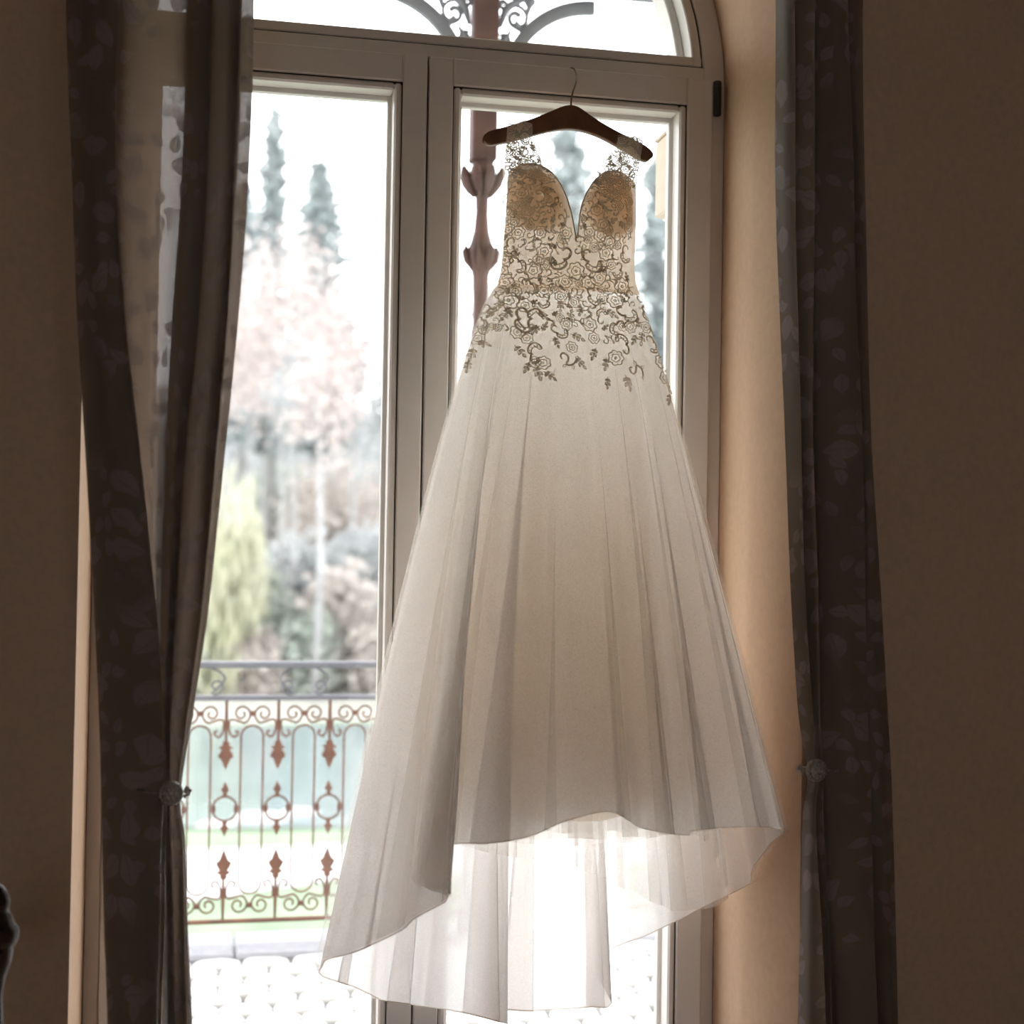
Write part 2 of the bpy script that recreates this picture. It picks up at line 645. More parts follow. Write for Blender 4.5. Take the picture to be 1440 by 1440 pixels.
o_in = opening(0.769, 0.832)
x0, x1, ya, yb, z0, z1 = ROOM
mb = MB()
# window wall with opening: strips from outline to outer rectangle
outer = []
for (x, z) in o_in:
    if z <= SPR + 1e-6 and x < 0:
        outer.append((x0, z))
    elif z <= SPR + 1e-6:
        outer.append((x1, z))
    else:
        outer.append((x, z1))
k_l = next(i for i, p in enumerate(o_in) if p[1] > SPR + 1e-6)
k_r = len(o_in) - 1 - next(i for i, p in enumerate(reversed(o_in)) if p[1] > SPR + 1e-6)
V = [(p[0], YW, p[1]) for p in o_in] + [(p[0], YW, p[1]) for p in outer]
n = len(o_in)
F = []
for i in range(n - 1):
    if i == k_l - 1:
        V.append((x0, YW, z1)); c = len(V) - 1
        F.append((i, i + 1, i + 1 + n, c, i + n))
    elif i == k_r:
        V.append((x1, YW, z1)); c = len(V) - 1
        F.append((i, i + 1, i + 1 + n, c, i + n))
    else:
        F.append((i, i + 1, i + 1 + n, i + n))
wall = obj('wall_window', V, F, M['wall'])
tag(wall, kind='structure')
# reveal
rows = []
for Y, wl, wr in ((YW, 0.769, 0.832), (YW + 0.01, 0.772, 0.827), (-0.21, 0.776, 0.782), (-0.19, HW, 0.778), (0.16, HW, HW)):
    rows.append([(p[0], Y, p[1]) for p in opening(wl, wr)])
mb = MB().grid(rows)
rev = mb.build('wall_window_reveal', M['reveal'])
smooth_by_angle(rev, 30)
tag(rev, kind='structure')


def quad(name, pts, mat):
    o = obj(name, pts, [(0, 1, 2, 3)], mat)
    tag(o, kind='structure')
    return o


quad('wall_left', [(x0, ya, z0), (x0, yb, z0), (x0, yb, z1), (x0, ya, z1)], M['wall'])
quad('wall_right', [(x1, ya, z0), (x1, yb, z0), (x1, yb, z1), (x1, ya, z1)], M['wall'])
# back wall with two unseen windows added as fill light behind the camera
bx_ = [x0, -2.1, -0.9, 0.9, 2.1, x1]
bz_ = [z0, 0.9, BACK_TOP, z1]
V, F = [], []
for i in range(5):
    for j in range(3):
        if j == 1 and i in (1, 3):
            continue
        k = len(V)
        V += [(bx_[i], ya, bz_[j]), (bx_[i + 1], ya, bz_[j]), (bx_[i + 1], ya, bz_[j + 1]), (bx_[i], ya, bz_[j + 1])]
        F.append((k, k + 1, k + 2, k + 3))
tag(obj('wall_back', V, F, M['wall']), kind='structure')
for wi, i in ((2, 1), (3, 3)):
    wn = empty('window_%d' % wi, (0, 0, 0))
    tag(wn, kind='structure')
    xa_, xb_ = bx_[i], bx_[i + 1]
    for q in ((xa_, xa_ + 0.07, bz_[1], bz_[2]), (xb_ - 0.07, xb_, bz_[1], bz_[2]), ((xa_ + xb_) / 2 - 0.05, (xa_ + xb_) / 2 + 0.05, bz_[1], bz_[2])):
        MB().box(q[0], q[1], ya - 0.05, ya + 0.02, q[2], q[3]).build('stile', M['frame'], wn)
    for q in ((bz_[1], bz_[1] + 0.08), (bz_[2] - 0.08, bz_[2])):
        MB().box(xa_, xb_, ya - 0.05, ya + 0.015, q[0], q[1]).build('rail', M['frame'], wn)
    MB().box(xa_, xb_, ya - 0.02, ya - 0.016, bz_[1], bz_[2]).build('pane', M['glass'], wn)
quad('ceiling', [(x0, ya, z1), (x1, ya, z1), (x1, yb, z1), (x0, yb, z1)], M['roomlight'])
quad('floor', [(x0, ya, z0), (x1, ya, z0), (x1, yb, z0), (x0, yb, z0)], M['floor'])
mb = MB().box(-HW, HW, YW, 0.12, -0.02, 0.012)
thr = mb.build('floor_threshold', M['kerb'])
tag(thr, kind='structure')
# outer face of the facade (keeps daylight out of the cavity)
YF = 0.16
of = opening(HW, HW)
outer = []
for (x, z) in of:
    outer.append(((x0, z) if x < 0 else (x1, z)) if z <= SPR + 1e-6 else (x, 5.0))
V = [(p[0], YF, p[1]) for p in of] + [(p[0], YF, p[1]) for p in outer]
n = len(of)
F = []
for i in range(n - 1):
    if i == k_l - 1:
        V.append((x0, YF, 5.0)); c = len(V) - 1
        F.append((i, i + 1, i + 1 + n, c, i + n))
    elif i == k_r:
        V.append((x1, YF, 5.0)); c = len(V) - 1
        F.append((i, i + 1, i + 1 + n, c, i + n))
    else:
        F.append((i, i + 1, i + 1 + n, i + n))
fac = obj('wall_facade', V, F, M['facade'])
tag(fac, kind='structure')

# ------------------------------------------------------------------ window frame with fanlight
SASH_Z = 2.658
win = empty('window_1', (0, 0, 0))
tag(win, kind='structure')


def bar(name, x0, x1, z0, z1, y0, y1, parent, mat='frame', bev=0.0025):
    return MB().box(x0, x1, y0, y1, z0, z1, bev).build(name, M[mat], parent)


def arch_bar(name, ri, ro, y0, y1, zlow, parent, mat='frame', bev=0.003, n=48):
    """arched bar between radii ri and ro over the spring line, cut at z = zlow"""
    rows = []
    sec = [(ri, y1), (ri, y0 + bev), (ri + bev, y0), (ro - bev, y0), (ro, y0 + bev), (ro, y1)]
    for r, y in sec:
        a0 = math.asin(max(-1, min(1, (zlow - SPR) / r)))
        rows.append([(r * math.cos(PI - a0 - (PI - 2 * a0) * i / n), y, SPR + r * math.sin(PI - a0 - (PI - 2 * a0) * i / n)) for i in range(n + 1)])
    rows.append(rows[0])
    o = MB().grid(rows).build(name, M[mat], parent)
    smooth_by_angle(o, 30)
    return o


bar('frame_jamb', -HW, -0.742, 0.0, SPR, 0.0, 0.09, win)
bar('frame_jamb', 0.742, HW, 0.0, SPR, 0.0, 0.09, win)
arch_bar('frame_arch', 0.7205, HW, 0.0, 0.09, SPR - 0.001, win)
bar('transom', -0.7222, 0.7222, 2.661, 2.6935, 0.0006, 0.09, win)
arch_bar('fanlight_groove', 0.716, 0.722, 0.010, 0.08, 2.69, win, 'gasket', 0.001)
bar('fanlight_groove', -0.718, 0.718, 2.692, 2.698, 0.010, 0.08, win, 'gasket', 0.0)
arch_bar('glazing_bead', 0.692, 0.7165, 0.004, 0.085, 2.6978, win)
bar('glazing_bead', -0.7145, 0.7145, 2.6975, 2.7215, 0.0045, 0.085, win)
arch_bar('outer_bead', 0.672, 0.693, 0.062, 0.135, 2.7005, win)
# fanlight pane
R_ = 0.700
a0 = math.asin((2.712 - SPR) / R_)
pts = [(R_ * math.cos(a0 + (PI - 2 * a0) * i / 40), SPR + R_ * math.sin(a0 + (PI - 2 * a0) * i / 40)) for i in range(41)]
MB().prism(pts, 0.045, 0.049).build('pane', M['glass'], win)


def leaf(name, sgn):
    d = empty(name, (0, 0, 0))
    tag(d, kind='structure')
    lo, hi = 0.0025, 0.739

    def b(nm, xa, xb, za, zb, ya_, yb_, mat='frame', bev=0.003):
        xa, xb = sorted((sgn * xa, sgn * xb))
        return bar(nm, xa, xb, za, zb, ya_, yb_, d, mat, bev)
    yf = -0.018
    b('stile', lo, 0.0625, 0.02, SASH_Z, yf, 0.06)
    b('stile', 0.6715, hi, 0.02, SASH_Z, yf, 0.06)
    b('rail', 0.0627, 0.6713, 2.590, SASH_Z, yf, 0.06)
    b('rail', 0.0627, 0.6713, 0.02, 0.13, yf, 0.06)
    # dark groove ring behind the bead joint
    b('groove', 0.062, 0.066, 0.13, 2.59, yf + 0.008, 0.05, 'gasket', 0)
    b('groove', 0.668, 0.672, 0.13, 2.59, yf + 0.008, 0.05, 'gasket', 0)
    b('groove', 0.062, 0.672, 2.5865, 2.5905, yf + 0.008, 0.05, 'gasket', 0)
    b('glazing_bead', 0.0655, 0.083, 0.13, 2.5868, yf + 0.003, 0.058, bev=0.005)
    b('glazing_bead', 0.651, 0.6685, 0.13, 2.5868, yf + 0.003, 0.058, bev=0.005)
    b('glazing_bead', 0.083, 0.651, 2.568, 2.5868, yf + 0.003, 0.058, bev=0.005)
    b('glazing_bead', 0.083, 0.651, 0.13, 0.16, yf + 0.003, 0.058, bev=0.005)
    b('outer_bead', 0.081, 0.094, 0.15, 2.57, 0.040, 0.062, bev=0.002)
    b('outer_bead', 0.640, 0.653, 0.15, 2.57, 0.040, 0.062, bev=0.002)
    b('outer_bead', 0.094, 0.640, 2.556, 2.57, 0.040, 0.062, bev=0.002)
    b('pane', 0.075, 0.66, 0.14, 2.58, 0.030, 0.034, 'glass', 0)
    return d


door_l = leaf('door_1', -1)
door_r = leaf('door_2', 1)
bar('meeting_strip', -0.004, 0.016, 0.02, SASH_Z, 0.052, 0.07, door_l, 'gasket', 0.002)
for zz in (2.567, 1.30, 0.06):
    mb = MB()
    mb.lathe([(0.003, zz - 0.002), (0.009, zz), (0.0105, zz + 0.003), (0.0105, zz + 0.059), (0.0095, zz + 0.060), (0.0105, zz + 0.061), (0.0105, zz + 0.085), (0.009, zz + 0.089), (0.003, zz + 0.09)], 0.7515, -0.0155, 12)
    h = mb.build('hinge', M['brass'], door_r)
    smooth_by_angle(h, 40)

# ================================================================== WEDDING DRESS
YH = -0.115                       # plane the hanger hangs in


def poly_px(pts, Y):
    return [(at(x, y, Y).x, at(x, y, Y).z) for x, y in pts]


# ---- hanger
hg = empty('clothes_hanger', at(803, 150, YH))
tag(hg, 'dark wooden clothes hanger hooked over the right door leaf, holding the dress', 'hanger')
top = [(681, 197), (682, 190), (688, 185), (700, 182), (715, 178), (745, 169), (770, 159), (788, 151.5), (796, 149.5), (803, 149), (810, 150.5), (818, 155), (835, 167), (860, 182), (885, 195), (905, 205), (913, 212)]
bot = [(915.5, 219), (913, 225), (907, 227.5), (900, 225), (888, 218), (870, 208), (850, 197), (830, 188.5), (805, 182.5), (780, 184), (750, 191), (720, 199), (697, 204), (688, 205), (683, 202)]
outl = poly_px(catmull(top + bot, 3, True), YH)
cxh = sum(p[0] for p in outl) / len(outl)
czh = sum(p[1] for p in outl) / len(outl)
rows = []
for off, sc in ((-0.0095, 0.985), (-0.0075, 1.0), (0.0075, 1.0), (0.0095, 0.985)):
    ring = []
    for i, (x, z) in enumerate(outl):
        # shrink towards the local centre line of the arm for a rounded edge
        p0, p1 = outl[i - 1], outl[(i + 1) % len(outl)]
        tx, tz = p1[0] - p0[0], p1[1] - p0[1]
        l = math.hypot(tx, tz) or 1
        inset = 0.003 if sc < 1 else 0.0
        ring.append((x + (tz / l) * -inset, YH + off, z + (tx / l) * -inset * -1 * -1))
    rows.append(ring)
mb = MB().grid(rows, closed=True)
nn = len(outl)
body = MB()
body.add(mb.V, mb.F)
body.F.append(tuple(range(nn)))
body.F.append(tuple(range(4 * nn - 1, 3 * nn - 1, -1)))
o = body.build('body', M['wood'], hg)
smooth_by_angle(o, 50)
hk = [(803, 152, YH), (803.5, 140, YH), (806, 128, YH + 0.004), (810, 116, YH + 0.02), (811, 106, YH + 0.05), (809, 99, YH + 0.08), (805, 95.5, YH + 0.10), (801.5, 97, YH + 0.108), (800, 101, YH + 0.104)]
hp = catmull([tuple(at(*p)) for p in hk], 6)
o = MB().tube(hp, 0.0022, 8).build('hook', M['wire'], hg, True)

# ---- dress root
dress = empty('wedding_dress', (0.33, -0.30, 0.30))
tag(dress, 'ivory wedding dress with lace bodice and long tulle skirt hanging before the window', 'dress')

# ---- skirt: hem outlines measured as (px, py, depth), going front > left > back > right
HEM = [(860, 1142, -.60), (800, 1150, -.61), (740, 1176, -.61), (690, 1187, -.58), (640, 1186, -.54), (598, 1196, -.50),
       (582, 1236, -.52), (604, 1249, -.58), (641, 1258, -.61), (604, 1283, -.57), (555, 1310, -.50), (500, 1338, -.42), (462, 1349, -.36),
       (453, 1357, -.30), (475, 1380, -.24), (530, 1404, -.18), (590, 1414, -.145), (650, 1424, -.13), (706, 1436, -.17), (684, 1428, -.11),
       (705, 1421, -.07), (790, 1421, -.065), (830, 1417, -.09), (860, 1406, -.15), (842, 1370, -.11), (858, 1337, -.075), (920, 1310, -.10),
       (1000, 1270, -.17), (1040, 1248, -.25), (1056, 1232, -.31), (1072, 1195, -.38), (1104, 1168, -.45), (1085, 1163, -.50), (1018, 1163, -.55),
       (960, 1172, -.57), (905, 1165, -.59)]
ANCH = {0: -90.0, 13: -180.0, 21: -270.0, 31: -360.0, 36: -450.0}
SUB = 10
hem_w = np.array([tuple(at(*p)) for p in HEM])
hem_c = catmull(hem_w, SUB, True)            # closed, 360 columns
NC = len(hem_c)
seg = np.linalg.norm(np.diff(np.vstack([hem_c, hem_c[:1]]), axis=0), axis=1)
ang = np.zeros(NC)
keys = sorted(ANCH)
for ka, kb in zip(keys[:-1], keys[1:]):
    i0, i1 = ka * SUB, kb * SUB
    cum = np.concatenate([[0], np.cumsum(seg[i0:i1])])
    ang[i0:i1] = ANCH[ka] + (ANCH[kb] - ANCH[ka]) * cum[:-1] / cum[-1]
ang = np.radians(ang)
# smooth carrier of the hem: heavy circular blur
ker = np.exp(-0.5 * (np.arange(-60, 61) / 16.0) ** 2)
ker /= ker.sum()
ext = np.vstack([hem_c[-60:], hem_c, hem_c[:60]])
hem_s = np.stack([np.convolve(ext[:, k], ker, 'valid') for k in range(3)], 1)

WC = at(795, 412, -0.135)
WA = (at(896, 412, -0.135).x - at(695.5, 412, -0.135).x) / 2
WC.x = (at(896, 412, -0.135).x + at(695.5, 412, -0.135).x) / 2
WB = 0.062


def around(arr, a2):
    """sample a closed per-column array at other angles"""
    base = np.concatenate([ang[::-1] - 2 * PI, ang[::-1], ang[::-1] + 2 * PI])
    val = np.concatenate([arr[::-1]] * 3)
    return np.stack([np.interp(a2, base, val[:, k]) for k in range(3)], 1)


def pleated(k, amp, seed):
    """angle shift that lays cloth over itself in k irregular pleats"""
    rs = np.random.default_rng(seed)
    p, q, w = rs.uniform(0, 2 * PI, 3)

    def f(a, t):
        loc = 0.85 + 0.25 * np.sin(3 * a + q)
        return a + (0.35 + 0.65 * t) * amp / k * loc * np.sin(k * a + p + 0.9 * np.sin(2 * a + q) + 0.5 * np.sin(5 * a + w))
    return f


def skirt_rows(hs, dev, nrow, gx=None, ripple=None, ztop=None, wscale=1.0, t1=1.0, dpow=1.35, pleat=None):
    gx = (0.77 + 0.045 * np.cos(ang)) if gx is None else gx
    wz = WC.z + 0.006 if ztop is None else ztop
    wx = WC.x + WA * wscale * np.cos(ang)
    wy = WC.y + WB * wscale * np.sin(ang)
    rows = []
    for r in range(nrow + 1):
        t = t1 * r / nrow
        g = t ** gx
        x = wx + (hs[:, 0] - wx) * g + dev[:, 0] * t ** dpow
        y = wy + (hs[:, 1] - wy) * g + dev[:, 1] * t ** dpow
        z = wz + (hs[:, 2] - wz) * t + dev[:, 2] * t ** 2
        if ripple is not None:
            rr = ripple(ang, t)
            x = x + np.cos(ang) * rr
            y = y + np.sin(ang) * rr
        if pleat is not None:
            P_ = around(np.stack([x, y, z], 1), pleat(ang, t))
            x, y, z = P_[:, 0], P_[:, 1], P_[:, 2]
        y = np.minimum(y, -0.035)
        rows.append(list(zip(x.tolist(), y.tolist(), z.tolist())))
    return rows


def ripple_fn(amps, seed):
    rs = np.random.default_rng(seed)
    ph = rs.uniform(0, 2 * PI, len(amps))
    ph2 = rs.uniform(0, 2 * PI, len(amps))

    def f(a, t):
        out = 0
        for (k, am), p, q in zip(amps, ph, ph2):
            s = np.sin(k * a + p + 0.6 * np.sin(3 * a + q))
            out = out + am * np.sign(s) * np.abs(s) ** 0.8 * (0.25 * min(1, t * 6) + 0.75 * t)
        return out
    return f


def grid_obj(name, rows, mat, parent, closed=True):
    o = MB().grid(rows, closed).build(name, M[mat], parent, True)
    return o


dev0 = hem_c - hem_s
rows_over = skirt_rows(hem_s, dev0, 44, wscale=0.99, pleat=pleated(15, 2.3, 2), ripple=ripple_fn([(17, 0.010), (31, 0.004), (9, 0.010)], 3))
overskirt = grid_obj('overskirt', rows_over, 'organza', dress)
mb = MB().tube(rows_over[-1], 0.0014, 6, closed=True)
mb.build('hem_binding', M['hemcord'], overskirt, True)

# tulle layers over and under the overskirt
cen = np.array([WC.x, WC.y, 0])


def layer_hem(scale, front_dz, back_z, right_drop=0.0, left_drop=0.0, dy=0.0):
    h = hem_s.copy()
    c = np.array([hem_s[:, 0].mean(), hem_s[:, 1].mean()])
    h[:, 0] = c[0] + (h[:, 0] - c[0]) * scale
    h[:, 1] = c[1] + (h[:, 1] - c[1]) * scale + dy
    back = np.clip((np.sin(ang) + 0.2) / 1.2, 0, 1)
    zf = 0.875 + front_dz
    h[:, 2] = zf + (back_z - zf) * back
    h[:, 2] -= right_drop * np.clip(np.cos(ang - 0.5), 0, 1) ** 3
    h[:, 2] -= left_drop * np.clip(np.cos(ang - PI - 0.2), 0, 1) ** 2
    return h


def stretch_bottom(h, rows_ref, z):
    return h


# outer tulle floats just off the overskirt and ends a hand above its hem
rs_ = np.random.default_rng(5)
fo = ripple_fn([(26, 0.0035), (43, 0.0025)], 5)
rows = []
A_over = np.array(skirt_rows(hem_s, dev0, 44, wscale=0.99, ripple=ripple_fn([(17, 0.010), (31, 0.004), (9, 0.010)], 3)))
pl_o = pleated(19, 2.6, 4)
for r in range(len(rows_over)):
    t = r / (len(rows_over) - 1)
    off = 0.0035 + 0.013 * t + fo(ang, t)
    q = A_over[r].copy()
    q[:, 0] += np.cos(ang) * off
    q[:, 1] = np.minimum(q[:, 1] + np.sin(ang) * off, -0.03)
    q = around(q, pl_o(ang, t))
    rows.append([tuple(p) for p in q])
layers = [grid_obj('tulle_layer', rows, 'tulle', dress)]
LAY = [
       ('tulle_layer', layer_hem(0.74, -0.045, 0.70, 0.16, 0.0), [(23, 0.009), (41, 0.005)], 8, 0.93),
       ('tulle_layer', layer_hem(0.66, -0.035, 0.74, 0.0, 0.0), [(16, 0.010), (29, 0.006)], 13, 0.88)]
for nm, h, am, sd, ws in LAY:
    z = np.zeros_like(h)
    h[:, 0] += at(815, 1145, -.35).x - (h[:, 0].max() + h[:, 0].min()) / 2
    rows = skirt_rows(h, z, 36, gx=0.80, ripple=ripple_fn(am, sd), wscale=ws, pleat=pleated(13 + sd, 2.6, sd))
    layers.append(grid_obj(nm, rows, 'tulle', dress))
# lining: narrower opaque petticoat
hl = layer_hem(0.55, 0.015, 0.80, 0.0, 0.0)
shift = at(785, 1145, -.35).x - (hl[:, 0].max() + hl[:, 0].min()) / 2
hl[:, 0] += shift
rows = skirt_rows(hl, np.zeros_like(hl), 30, gx=0.9, ripple=ripple_fn([(11, 0.012), (7, 0.008)], 21), wscale=0.84, pleat=pleated(12, 2.4, 31))
lining = grid_obj('lining', rows, 'satin', dress)

# ---- bodice
YB = -0.135
L_OUT = ([236, 240, 246, 255, 270, 300, 330, 360, 385, 405, 425, 445], [727, 718, 713, 710.5, 710, 708.5, 706.5, 704.5, 702.5, 698, 690, 681])
L_IN = ([236, 240, 246, 255, 270, 285, 310, 335, 346, 347, 445], [745, 756, 765, 773, 782, 788.5, 795.5, 800, 802, 802, 800])
R_OUT = ([247, 251, 257, 264, 280, 310, 340, 380, 400, 415, 430, 445], [868, 879, 887, 892, 892.5, 891.5, 890.5, 889, 892, 897, 903, 909])
R_IN = ([247, 251, 257, 264, 280, 295, 310, 335, 346, 347, 445], [849, 840, 833, 826, 816, 810, 806.5, 804, 802, 802, 800])


def bodice_depth(px, py):
    cx_ = 797.0
    hw_ = 97.0 + max(0, py - 400) * 0.35
    u = max(-0.999, min(0.999, (px - cx_) / hw_))
    b = 0.060 + max(0, py - 390) * 0.0003
    d = b * math.sqrt(1 - u * u) * (1.0 if py > 330 else 1.0 - (330 - py) * 0.003)
    for gx_, gy_, am, sx_, sy_ in ((752, 292, 0.036, 27, 33), (852, 299, 0.036, 27, 33)):
        d += am * math.exp(-((px - gx_) / sx_) ** 2 * 0.8 - ((py - gy_) / sy_) ** 2 * 0.8)
    return d


def half(ys, outf, inf_, ncol=22):
    rows = []
    for y in ys:
        xo = interp(y, *outf)
        xi = interp(y, *inf_)
        row = []
        for k in range(ncol + 1):
            u = k / ncol
            x = xo + (xi - xo) * u
            q = at(x, y, YB)
            row.append((q.x, YB - bodice_depth(x, y), q.z))
        rows.append(row)
    return rows


ysl = list(np.linspace(236, 262, 10)) + list(np.linspace(266, 417, 37))
ysr = list(np.linspace(247, 268, 9)) + list(np.linspace(272, 417, 36))
rl = half(ysl, L_OUT, L_IN)
rr_ = half(ysr, R_OUT, R_IN)
grid_obj('bodice_panel', rl, 'bodice', dress, False)
grid_obj('bodice_panel', rr_, 'bodice', dress, False)


def edge_cord(name, rows, side, parent):
    pts = [r[side] for r in rows]
    return MB().tube(pts, 0.0018, 5).build(name, M['lace'], parent, True)


def neck_edge(rows, parent):
    top_ = [Vector(p) for p in rows[0]]
    inner = [Vector(r[-1]) for r in rows if r[-1][2] > at(802, 346, YB).z]
    pts = top_ + inner[1:]
    return MB().tube([(p.x, p.y - 0.001, p.z) for p in pts], 0.0019, 5).build('neckline_edge', M['lace'], parent, True)


neck_edge(rl, dress)
neck_edge(rr_, dress)
# bust pads sewn inside
for (gx_, gy_) in ((752, 294), (852, 301)):
    rows = []
    for i in range(15):
        a = i / 14 * 0.97 + 0.03
        ring = []
        for k in range(28):
            th = 2 * PI * k / 28
            px = gx_ + (2 if gx_ < 800 else 1) + 42 * a * math.cos(th)
            py = gy_ - 10 + 46 * a * math.sin(th)
            px = max(px, interp(py, *L_OUT) + 2) if gx_ < 800 else min(px, interp(py, *R_OUT) - 2)
            if gx_ < 800:
                px = min(px, interp(py, *L_IN) - 3)
            else:
                px = max(px, interp(py, *R_IN) + 3)
            q = at(px, py, YB)
            ring.append((q.x, YB - bodice_depth(px, py) + 0.006 + 0.018 * a * a, q.z))
        rows.append(ring)
    grid_obj('bust_pad', rows, 'pad', dress, True)

# sheer back of the bodice with low V
B_OUT_L = ([262, 300, 340, 380, 405, 425, 445], [712, 711, 708, 704, 698, 690, 681])
B_OUT_R = ([262, 300, 340, 380, 405, 425, 445], [888, 890, 890, 889, 893, 900, 909])


def back_panel(sgn):
    rows = []
    for y in np.linspace(262, 445, 30):
        xo = interp(y, *(B_OUT_L if sgn < 0 else B_OUT_R))
        xi = interp(y, [262, 300, 360, 400, 445], ([735, 752, 785, 800, 800] if sgn < 0 else [868, 850, 816, 800, 800]))
        row = []
        for k in range(15):
            u = k / 14
            x = xo + (xi - xo) * u
            q = at(x, y, YB)
            uu = max(-0.99, min(0.99, (x - 797) / 99.0))
            row.append((q.x, YB + 0.040 + 0.050 * math.sqrt(1 - uu * uu), q.z))
        rows.append(row)
    return grid_obj('back_panel', rows, 'netting', dress, False)


back_panel(-1)
back_panel(1)


# straps: sheer lace bands over the hanger, front and back
def strap(front, topc, back, name):
    """front/back: list of (pxL, pxR, py, Y) ; topc: crest over the hanger"""
    st = []
    for a, b, y, Y in front + topc + back:
        p, q = at(a, y, Y), at(b, y, Y)
        st.append([p.x, p.z, q.x, q.z, Y])
    S = catmull(st, 6)
    rows = []
    for s_ in S:
        rows.append([(s_[0] + (s_[2] - s_[0]) * k / 8, s_[4] - 0.004 * math.sin(PI * k / 8), s_[1] + (s_[3] - s_[1]) * k / 8) for k in range(9)])
    o = grid_obj(name, rows, 'strapnet', dress, False)
    return rows


sl = strap([(710, 770, 250, -0.172), (709, 768, 244, -0.168), (709, 765, 236, -0.160), (710, 757, 215, -0.146), (712, 750, 195, -0.136)],
           [(713, 749, 180, -0.131), (714, 748, 169.5, -0.115)],
           [(713, 747, 180, -0.098), (711, 745, 200, -0.095), (707, 742, 235, -0.075), (709, 738, 266, -0.072)], 'shoulder_strap')
sr = strap([(832, 894, 262, -0.172), (833, 896, 255, -0.168), (836, 897, 246, -0.160), (851, 900, 225, -0.146), (865, 903, 208, -0.136)],
           [(868, 905, 198, -0.131), (868, 905, 189.5, -0.115)],
           [(868, 904, 198, -0.098), (868, 900, 215, -0.095), (866, 894, 240, -0.085), (866, 889, 266, -0.078)], 'shoulder_strap')

# ---- lace motifs draped on the dress front
surfV, surfF = [], []


def surf_add(rows, closed=False):
    b = len(surfV)
    m = MB().grid(rows, closed)
    surfV.extend(m.V)
    surfF.extend([tuple(i + b for i in f) for f in m.F])


# front half of skirt (tulle outermost) and bodice and strap fronts
surf_add(rows_over, True)
surf_add([[(p[0], p[1], p[2]) for p in r] for r in rl])
surf_add([[(p[0], p[1], p[2]) for p in r] for r in rr_])
surf_add(sl[:40])
surf_add(sr[:40])
BV = BVHTree.FromPolygons([Vector(v) for v in surfV], surfF)
outer_rows = [[tuple(v.co + dress.location) for v in []]]
bv_t = []
for o in layers[:1]:
    vs = [v.co + dress.location for v in o.data.vertices]
    BT = BVHTree.FromPolygons(vs, [tuple(p.vertices) for p in o.data.polygons])


def drape(X, Z, lift, fallback=-0.19):
    best = None
    for B in (BV, BT):
        h = B.ray_cast(Vector((X, -2.0, Z)), Vector((0, 1, 0)))
        if h[0] is not None and h[0].y < -0.05 and (best is None or h[0].y < best):
            best = h[0].y
    return best - lift if best is not None else None


def ribbon(poly, w, closed=False):
    """2-D stroke > list of (left, mid, right) points"""
    n_ = len(poly)
    out = []
    for i in range(n_):
        a = poly[(i - 1) % n_] if (closed or i > 0) else poly[i]
        b = poly[(i + 1) % n_] if (closed or i < n_ - 1) else poly[i]
        tx, ty = b[0] - a[0], b[1] - a[1]
        l = math.hypot(tx, ty) or 1
        nx, ny = -ty / l * w / 2, tx / l * w / 2
        out.append(((poly[i][0] + nx, poly[i][1] + ny), poly[i], (poly[i][0] - nx, poly[i][1] - ny)))
    return out, closed


def arc_pts(cx_, cy_, r, a0_, a1_, n_):
    return [(cx_ + r * math.cos(a0_ + (a1_ - a0_) * i / n_), cy_ + r * math.sin(a0_ + (a1_ - a0_) * i / n_)) for i in range(n_ + 1)]


def motif_flower(k=7):
    S = []
    ring = []
    for i in range(k * 6):
        a = 2 * PI * i / (k * 6)
        ring.append(((0.78 + 0.22 * abs(math.sin(a * k / 2))) * math.cos(a), (0.78 + 0.22 * abs(math.sin(a * k / 2))) * math.sin(a)))
    S.append((ring, 0.17, True))
    ring2 = []
    for i in range(30):
        a = 2 * PI * i / 30
        r = 0.42 + 0.12 * abs(math.sin(a * 2.5))
        ring2.append((r * math.cos(a), r * math.sin(a)))
    S.append((ring2, 0.12, True))
    S.append((arc_pts(0, 0, 0.14, 0, 2 * PI * 7 / 8, 7), 0.14, True))
    return S


def motif_paisley():
    S = []
    sp = []
    for i in range(34):                  # curl
        t = i / 33
        a = -0.6 + t * 4.6
        r = 0.16 + 0.30 * t
        sp.append((0.28 + r * math.cos(a), 0.45 + r * math.sin(a)))
    tail = catmull([sp[-1], (-0.36, 0.05), (-0.42, -0.35), (-0.10, -0.78), (0.35, -0.72), (0.55, -0.45)], 5)
    S.append(([tuple(p) for p in sp[:-1]] + [tuple(p) for p in tail], 0.17, False))
    inner = catmull([(0.02, 0.62), (-0.12, 0.35), (-0.17, -0.05), (-0.06, -0.42), (0.16, -0.52), (0.36, -0.40), (0.55, -0.45)], 4)
    S.append(([tuple(p) for p in inner], 0.11, False))
    for q in ((-0.27, 0.12), (-0.29, -0.14), (-0.21, -0.38), (-0.02, -0.58), (0.2, -0.63)):
        S.append((arc_pts(q[0], q[1], 0.035, 0, 2 * PI * 4 / 5, 4), 0.05, True))
    return S


